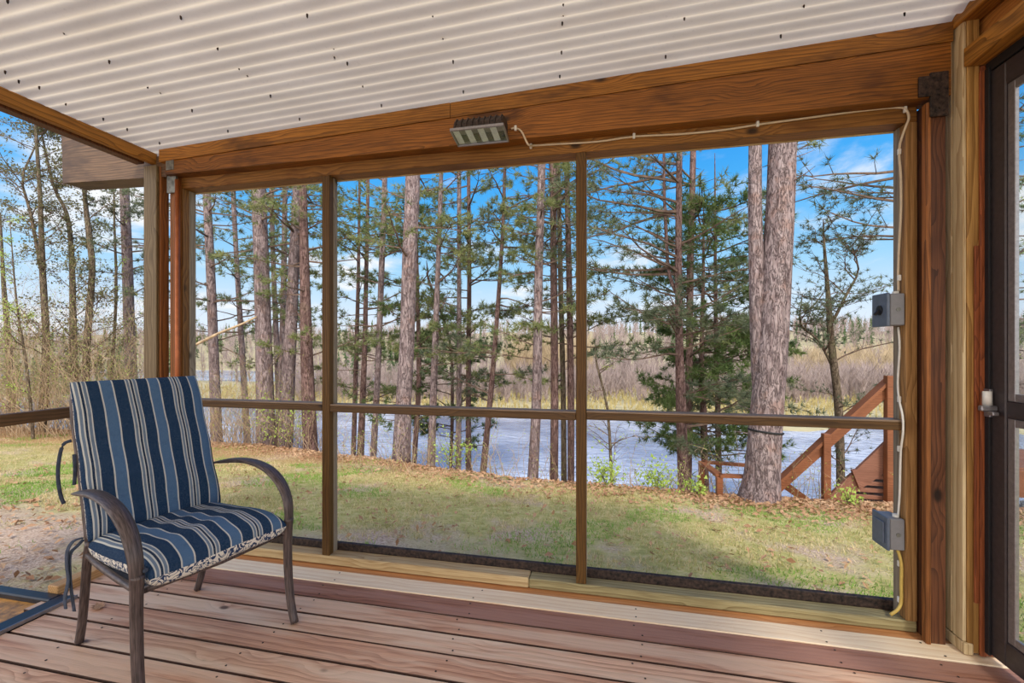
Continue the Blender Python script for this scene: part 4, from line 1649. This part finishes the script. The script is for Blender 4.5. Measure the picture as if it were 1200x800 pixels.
b = MB()
b.bar(stair_p(905, 570), stair_p(1044, 442), .14, .035)
b.bar(stair_p(905, 577, -.02), stair_p(1044, 452, -.02), .035, .12)
b.build('handrail', M['redrail'], root)
for (px, ya, yb) in ((968, 508, 600), (1042, 440, 606)):
    p, q = stair_p(px, ya, -.05), stair_p(px, yb, -.05)
    b = MB()
    b.box(p.x - .042, p.x + .042, p.y - .042, p.y + .042, q.z - .15, p.z, .004)
    b.build('post', M['redrail'], root)
# stringer: wide sloping board with a stepped foot
b = MB()
P4 = [stair_p(962, 590), stair_p(1046, 510), stair_p(1046, 548), stair_p(975, 596)]
vs = [(p.x, p.y, p.z) for p in P4] + [(p.x, p.y + .045, p.z) for p in P4]
b.add(vs, [(0, 1, 2, 3), (7, 6, 5, 4), (0, 4, 5, 1), (1, 5, 6, 2), (2, 6, 7, 3), (3, 7, 4, 0)])
b.build('stringer', M['stair'], root)
b = MB()
P4 = [stair_p(900, 548, .5), stair_p(960, 592, .5), stair_p(952, 596, .5), stair_p(898, 558, .5)]
vs = [(p.x, p.y, p.z) for p in P4] + [(p.x, p.y + .045, p.z) for p in P4]
b.add(vs, [(0, 1, 2, 3), (7, 6, 5, 4), (0, 4, 5, 1), (1, 5, 6, 2), (2, 6, 7, 3), (3, 7, 4, 0)])
b.build('lower_rail', M['redrail'], root)
for i in range(7):
    yy = 551 + i * 7.4
    xa = 1030 - i * 9.5
    p, q = stair_p(xa, yy, .005), stair_p(1075, yy, .005)
    b = MB()
    b.box(p.x, q.x, p.y, p.y + .24, p.z - .030, p.z + .022, .004)
    b.build('tread', M['stair'], root)
b = MB()
p, q = stair_p(1000, 550, -.01), stair_p(1008, 570, -.01)
b.bar(p, q, .05, .05, up=(0, 1, 0))
b.build('cleat', M['stair'], root)

# ------------------------------------------------------------------ outside the storm door: wood retaining deck, rocks
root = empty('raised_garden_deck', (6.2, 6.4, -.6))
tag(root, 'orange wooden platform edge outside seen through the door glass', 'platform')
p = at(1190, 560, 6.6)
b = MB()
for i in range(5):
    b.box(p.x - .55, p.x + 2.5, p.y - .1 + i * .30, p.y + .185 + i * .30, p.z + .14, p.z + .18, .004)
b.build('boards', M['redrail'], root)
b = MB()
b.box(p.x - .55, p.x + 2.5, p.y - .16, p.y - .11, p.z - .25, p.z + .16, .004)
b.build('fascia', M['redrail'], root)
rr = random.Random(5)
for i in range(6):
    c = at(1178 + i * 9, 590 + rr.uniform(-4, 8), 5.9 + rr.uniform(-.3, .3))
    c.z = ground_z(c.x, c.y) + .05
    b = MB()
    vs, fs = [], []
    n, m_ = 10, 7
    for j in range(m_ + 1):
        th = math.pi * j / m_
        for k in range(n):
            ph = 2 * math.pi * k / n
            v = Vector((math.sin(th) * math.cos(ph), math.sin(th) * math.sin(ph), math.cos(th)))
            r_ = .17 * (1 + .5 * mnoise.noise(v * 1.6 + Vector((i * 3.3, 0, 0))))
            vs.append((c.x + v.x * r_ * 1.3, c.y + v.y * r_, c.z + v.z * r_ * .75))
    for j in range(m_):
        for k in range(n):
            fs.append((j * n + k, j * n + (k + 1) % n, (j + 1) * n + (k + 1) % n, (j + 1) * n + k))
    b.add(vs, fs)
    tag(b.build('boulder', M['stone']), ('first', 'second', 'third', 'fourth', 'fifth', 'sixth')[i] + ' grey boulder from the door stile in the row outside the storm door', 'boulder', 'boulders below the platform')

# ------------------------------------------------------------------ GRASS and LEAF LITTER
rng = np.random.default_rng(77)


def scatter(n, x0, x1, y0, y1, seed):
    r = np.random.default_rng(seed)
    return np.stack([r.uniform(x0, x1, n), r.uniform(y0, y1, n)], 1)


def gz_arr(xy):
    return np.array([ground_z(float(x), float(y)) for x, y in xy])


def in_view(xy, z, m=60):
    d = xy[:, 0] * FX + xy[:, 1] * FY
    px = 600 + FPX * (xy[:, 0] * RX + xy[:, 1] * RY) / np.maximum(d, .1)
    return (d > .5) & (px > -m) & (px < 1200 + m)


def blades(xy, h, w, seed):
    r = np.random.default_rng(seed)
    z = gz_arr(xy)
    P = np.column_stack([xy, z - .004])
    a = r.uniform(0, 6.28, len(P))
    s = np.column_stack([np.cos(a), np.sin(a), np.zeros(len(P))])
    lean = np.column_stack([r.normal(0, .6, len(P)), r.normal(0, .6, len(P)), np.ones(len(P))])
    lean /= np.linalg.norm(lean, axis=1, keepdims=True)
    hh = (h * r.uniform(.4, 1.2, len(P)))[:, None]
    return np.stack([P - s * w / 2, P + s * w / 2, P + lean * hh], 1)


def patch(xy, scale, off, lo):
    v = np.array([mnoise.noise(Vector((float(x) * scale, float(y) * scale, off))) for x, y in xy])
    return v > lo


xy = np.concatenate([scatter(120000, -9, 6.5, 2.3, 6.2, 1), scatter(40000, -14, -2, 5, 9, 2), scatter(26000, -7, -2.75, 0.4, 4.5, 3)])
xy = xy[in_view(xy, None)]
xy = xy[np.array([y < edge_y(x) + .3 and not (-2.75 < x < 1.6 and y < 2.33) for x, y in xy])]
keep = patch(xy, 1.3, 2.0, -.12) | (rng.random(len(xy)) < .35)
nearbare = (xy[:, 0] + .4 * xy[:, 1] < -1.3) & (xy[:, 1] < 3.0)
keep &= ~nearbare | (rng.random(len(xy)) < .15)
nb2 = (xy[:, 0] < -.4) & (xy[:, 1] < 3.1)
keep &= ~nb2 | patch(xy, 3.0, 5.0, .1)
xy = xy[keep]
g = patch(xy, .9, 7.0, .12)
s_ = ~g & (rng.random(len(xy)) < .6)
mi = np.where(g, 1, np.where(s_, 2, 0))
o = tri_mesh('grass', blades(xy, .042, .008, 5), [M['grass'], M['grass_g'], M['straw']], None, mi)
tag(o, 'short mossy yellow green grass of the lawn', 'grass', kind='stuff')

# leaf litter
pts = []
for (n, x0, x1) in ((9000, -15, 4.5), (2500, 1, 5)):
    r = np.random.default_rng(n)
    x = r.uniform(x0, x1, n)
    off = -np.abs(r.normal(0, .45, n)) + .35
    y = np.array([edge_y(v) for v in x]) + off
    pts.append(np.column_stack([x, y]))
pts.append(scatter(2200, -8, 6, 2.4, 6, 91))
pts.append(scatter(1600, -7, -2.8, .5, 3.2, 92))
xy = np.concatenate(pts)
xy = xy[in_view(xy, None)]
xy = xy[~((xy[:, 0] > -2.76) & (xy[:, 0] < 1.6) & (xy[:, 1] < 2.34))]
z = gz_arr(xy)
r = np.random.default_rng(9)
T = []
for (x, y), zz_ in zip(xy, z):
    c = Vector((x, y, zz_ + .012 + r.uniform(0, .02)))
    s = r.uniform(.014, .038)
    a = Vector(r.normal(0, 1, 3)) * Vector((1, 1, .35))
    a.normalize()
    q = a.cross(Vector(r.normal(0, .35, 3)) + Vector((0, 0, 1))).normalized()
    T.append((c - a * s, c + q * s * .45, c + a * s))
    T.append((c - a * s, c + a * s, c - q * s * .45 + Vector((0, 0, s * .3))))
o = tri_mesh('leaf_litter', np.array([[tuple(v) for v in t_] for t_ in T]), [M['litter']])
tag(o, 'dry orange and tan oak leaves strewn along the brow of the bank', 'fallen leaves', kind='stuff')

# ------------------------------------------------------------------ FAR SHORE woods (nobody could count them)
M['far_bare'] = leafy('far_bare_twigs', srgb(146, 128, 124), srgb(186, 168, 158), .2)
M['far_tan'] = leafy('far_tan_thicket', srgb(172, 150, 118), srgb(204, 182, 148), .2)
M['far_green'] = leafy('far_evergreen', srgb(84, 102, 72), srgb(120, 134, 92), .2)


def far_wood(n, t0, t1, px0, px1, h0, h1, seed, k=34, spread=.34):
    r = np.random.default_rng(seed)
    T = []
    for i in range(n):
        t = r.uniform(t0, t1)
        p = at(r.uniform(px0, px1), HOR, t)
        z = far_z(p.x, p.y)
        if z < LAKE:
            continue
        H = r.uniform(h0, h1)
        lean = r.normal(0, .05, 2)
        P = np.array([p.x, p.y, z])
        f = r.uniform(.05, .75, k)
        st = P + np.column_stack([lean[0] * f * H, lean[1] * f * H, f * H])
        a = r.uniform(0, 6.28, k)
        L = H * spread * r.uniform(.5, 1.2, k)
        e = st + np.column_stack([np.cos(a) * L * .55, np.sin(a) * L * .55, L * 1.0])
        w = .05 + .0006 * t
        T.append(np.stack([st - [w / 2, 0, 0], st + [w / 2, 0, 0], e], 1))
        tw = .10 + H * .012
        T.append(np.array([[P - [tw / 2, 0, 0], P + [tw / 2, 0, 0], P + [lean[0] * H, lean[1] * H, H]]]))
    return np.concatenate(T)


o = tri_mesh('marsh_reeds', far_wood(5200, 37, 66, 180, 1260, .35, .9, 21, 7, .5), [leafy('pale_reed', srgb(178, 160, 106), srgb(222, 206, 150))])
tag(o, 'pale straw reeds edging the far side of the lake', 'reeds', kind='stuff')
o = tri_mesh('bare_woodland', np.concatenate([far_wood(1100, 70, 125, -160, 1260, 4.0, 7.0, 1), far_wood(1700, 47, 72, 330, 1260, 2.2, 4.8, 4, 30)]), [M['far_bare']])
tag(o, 'grey bare woodland standing on the far shore', 'woodland', kind='stuff')
o = tri_mesh('tan_thicket', np.concatenate([far_wood(260, 60, 95, 585, 690, 6, 9, 2, 46), far_wood(160, 60, 110, 930, 1060, 4.5, 7, 3, 40)]), [M['far_tan']])
tag(o, 'tan willow thicket beyond the marsh at centre', 'woodland', kind='stuff')


def far_conifers(n, t0, t1, px0, px1, h0, h1, seed):
    r = np.random.default_rng(seed)
    T = []
    for i in range(n):
        t = r.uniform(t0, t1)
        p = at(r.uniform(px0, px1), HOR, t)
        z = far_z(p.x, p.y)
        if z < LAKE:
            continue
        H = r.uniform(h0, h1)
        P = np.array([p.x, p.y, z])
        k = 90
        f = r.uniform(.08, 1, k) ** .8
        a = r.uniform(0, 6.28, k)
        R_ = H * .20 * (1.03 - f) * r.uniform(.7, 1.2, k)
        st = P + np.column_stack([np.zeros(k), np.zeros(k), f * H])
        e = st + np.column_stack([np.cos(a) * R_, np.sin(a) * R_, -R_ * .25])
        w = H * .035
        up = np.tile([0, 0, w], (k, 1))
        T.append(np.stack([st + up, e, st - up], 1))
    return np.concatenate(T)


o = tri_mesh('evergreen_woodland', np.concatenate([far_conifers(420, 130, 290, -300, 1500, 7, 12, 5), far_conifers(46, 60, 100, 380, 560, 5, 8, 6), far_conifers(40, 50, 80, -60, 220, 5, 8, 8),
                                                   far_conifers(36, 80, 120, 1060, 1400, 5, 9, 9)]), [M['far_green']])
tag(o, 'dark evergreen tree line on the distant hills', 'woodland', kind='stuff')
o = tri_mesh('hillside_wood', far_wood(1500, 125, 300, -300, 1500, 7, 11, 12, 26, .5), [M['far_bare']])
tag(o, 'mauve bare woods over the distant hillside', 'woodland', kind='stuff')

for o in S.objects:
    if '_world' in o:
        del o['_world']
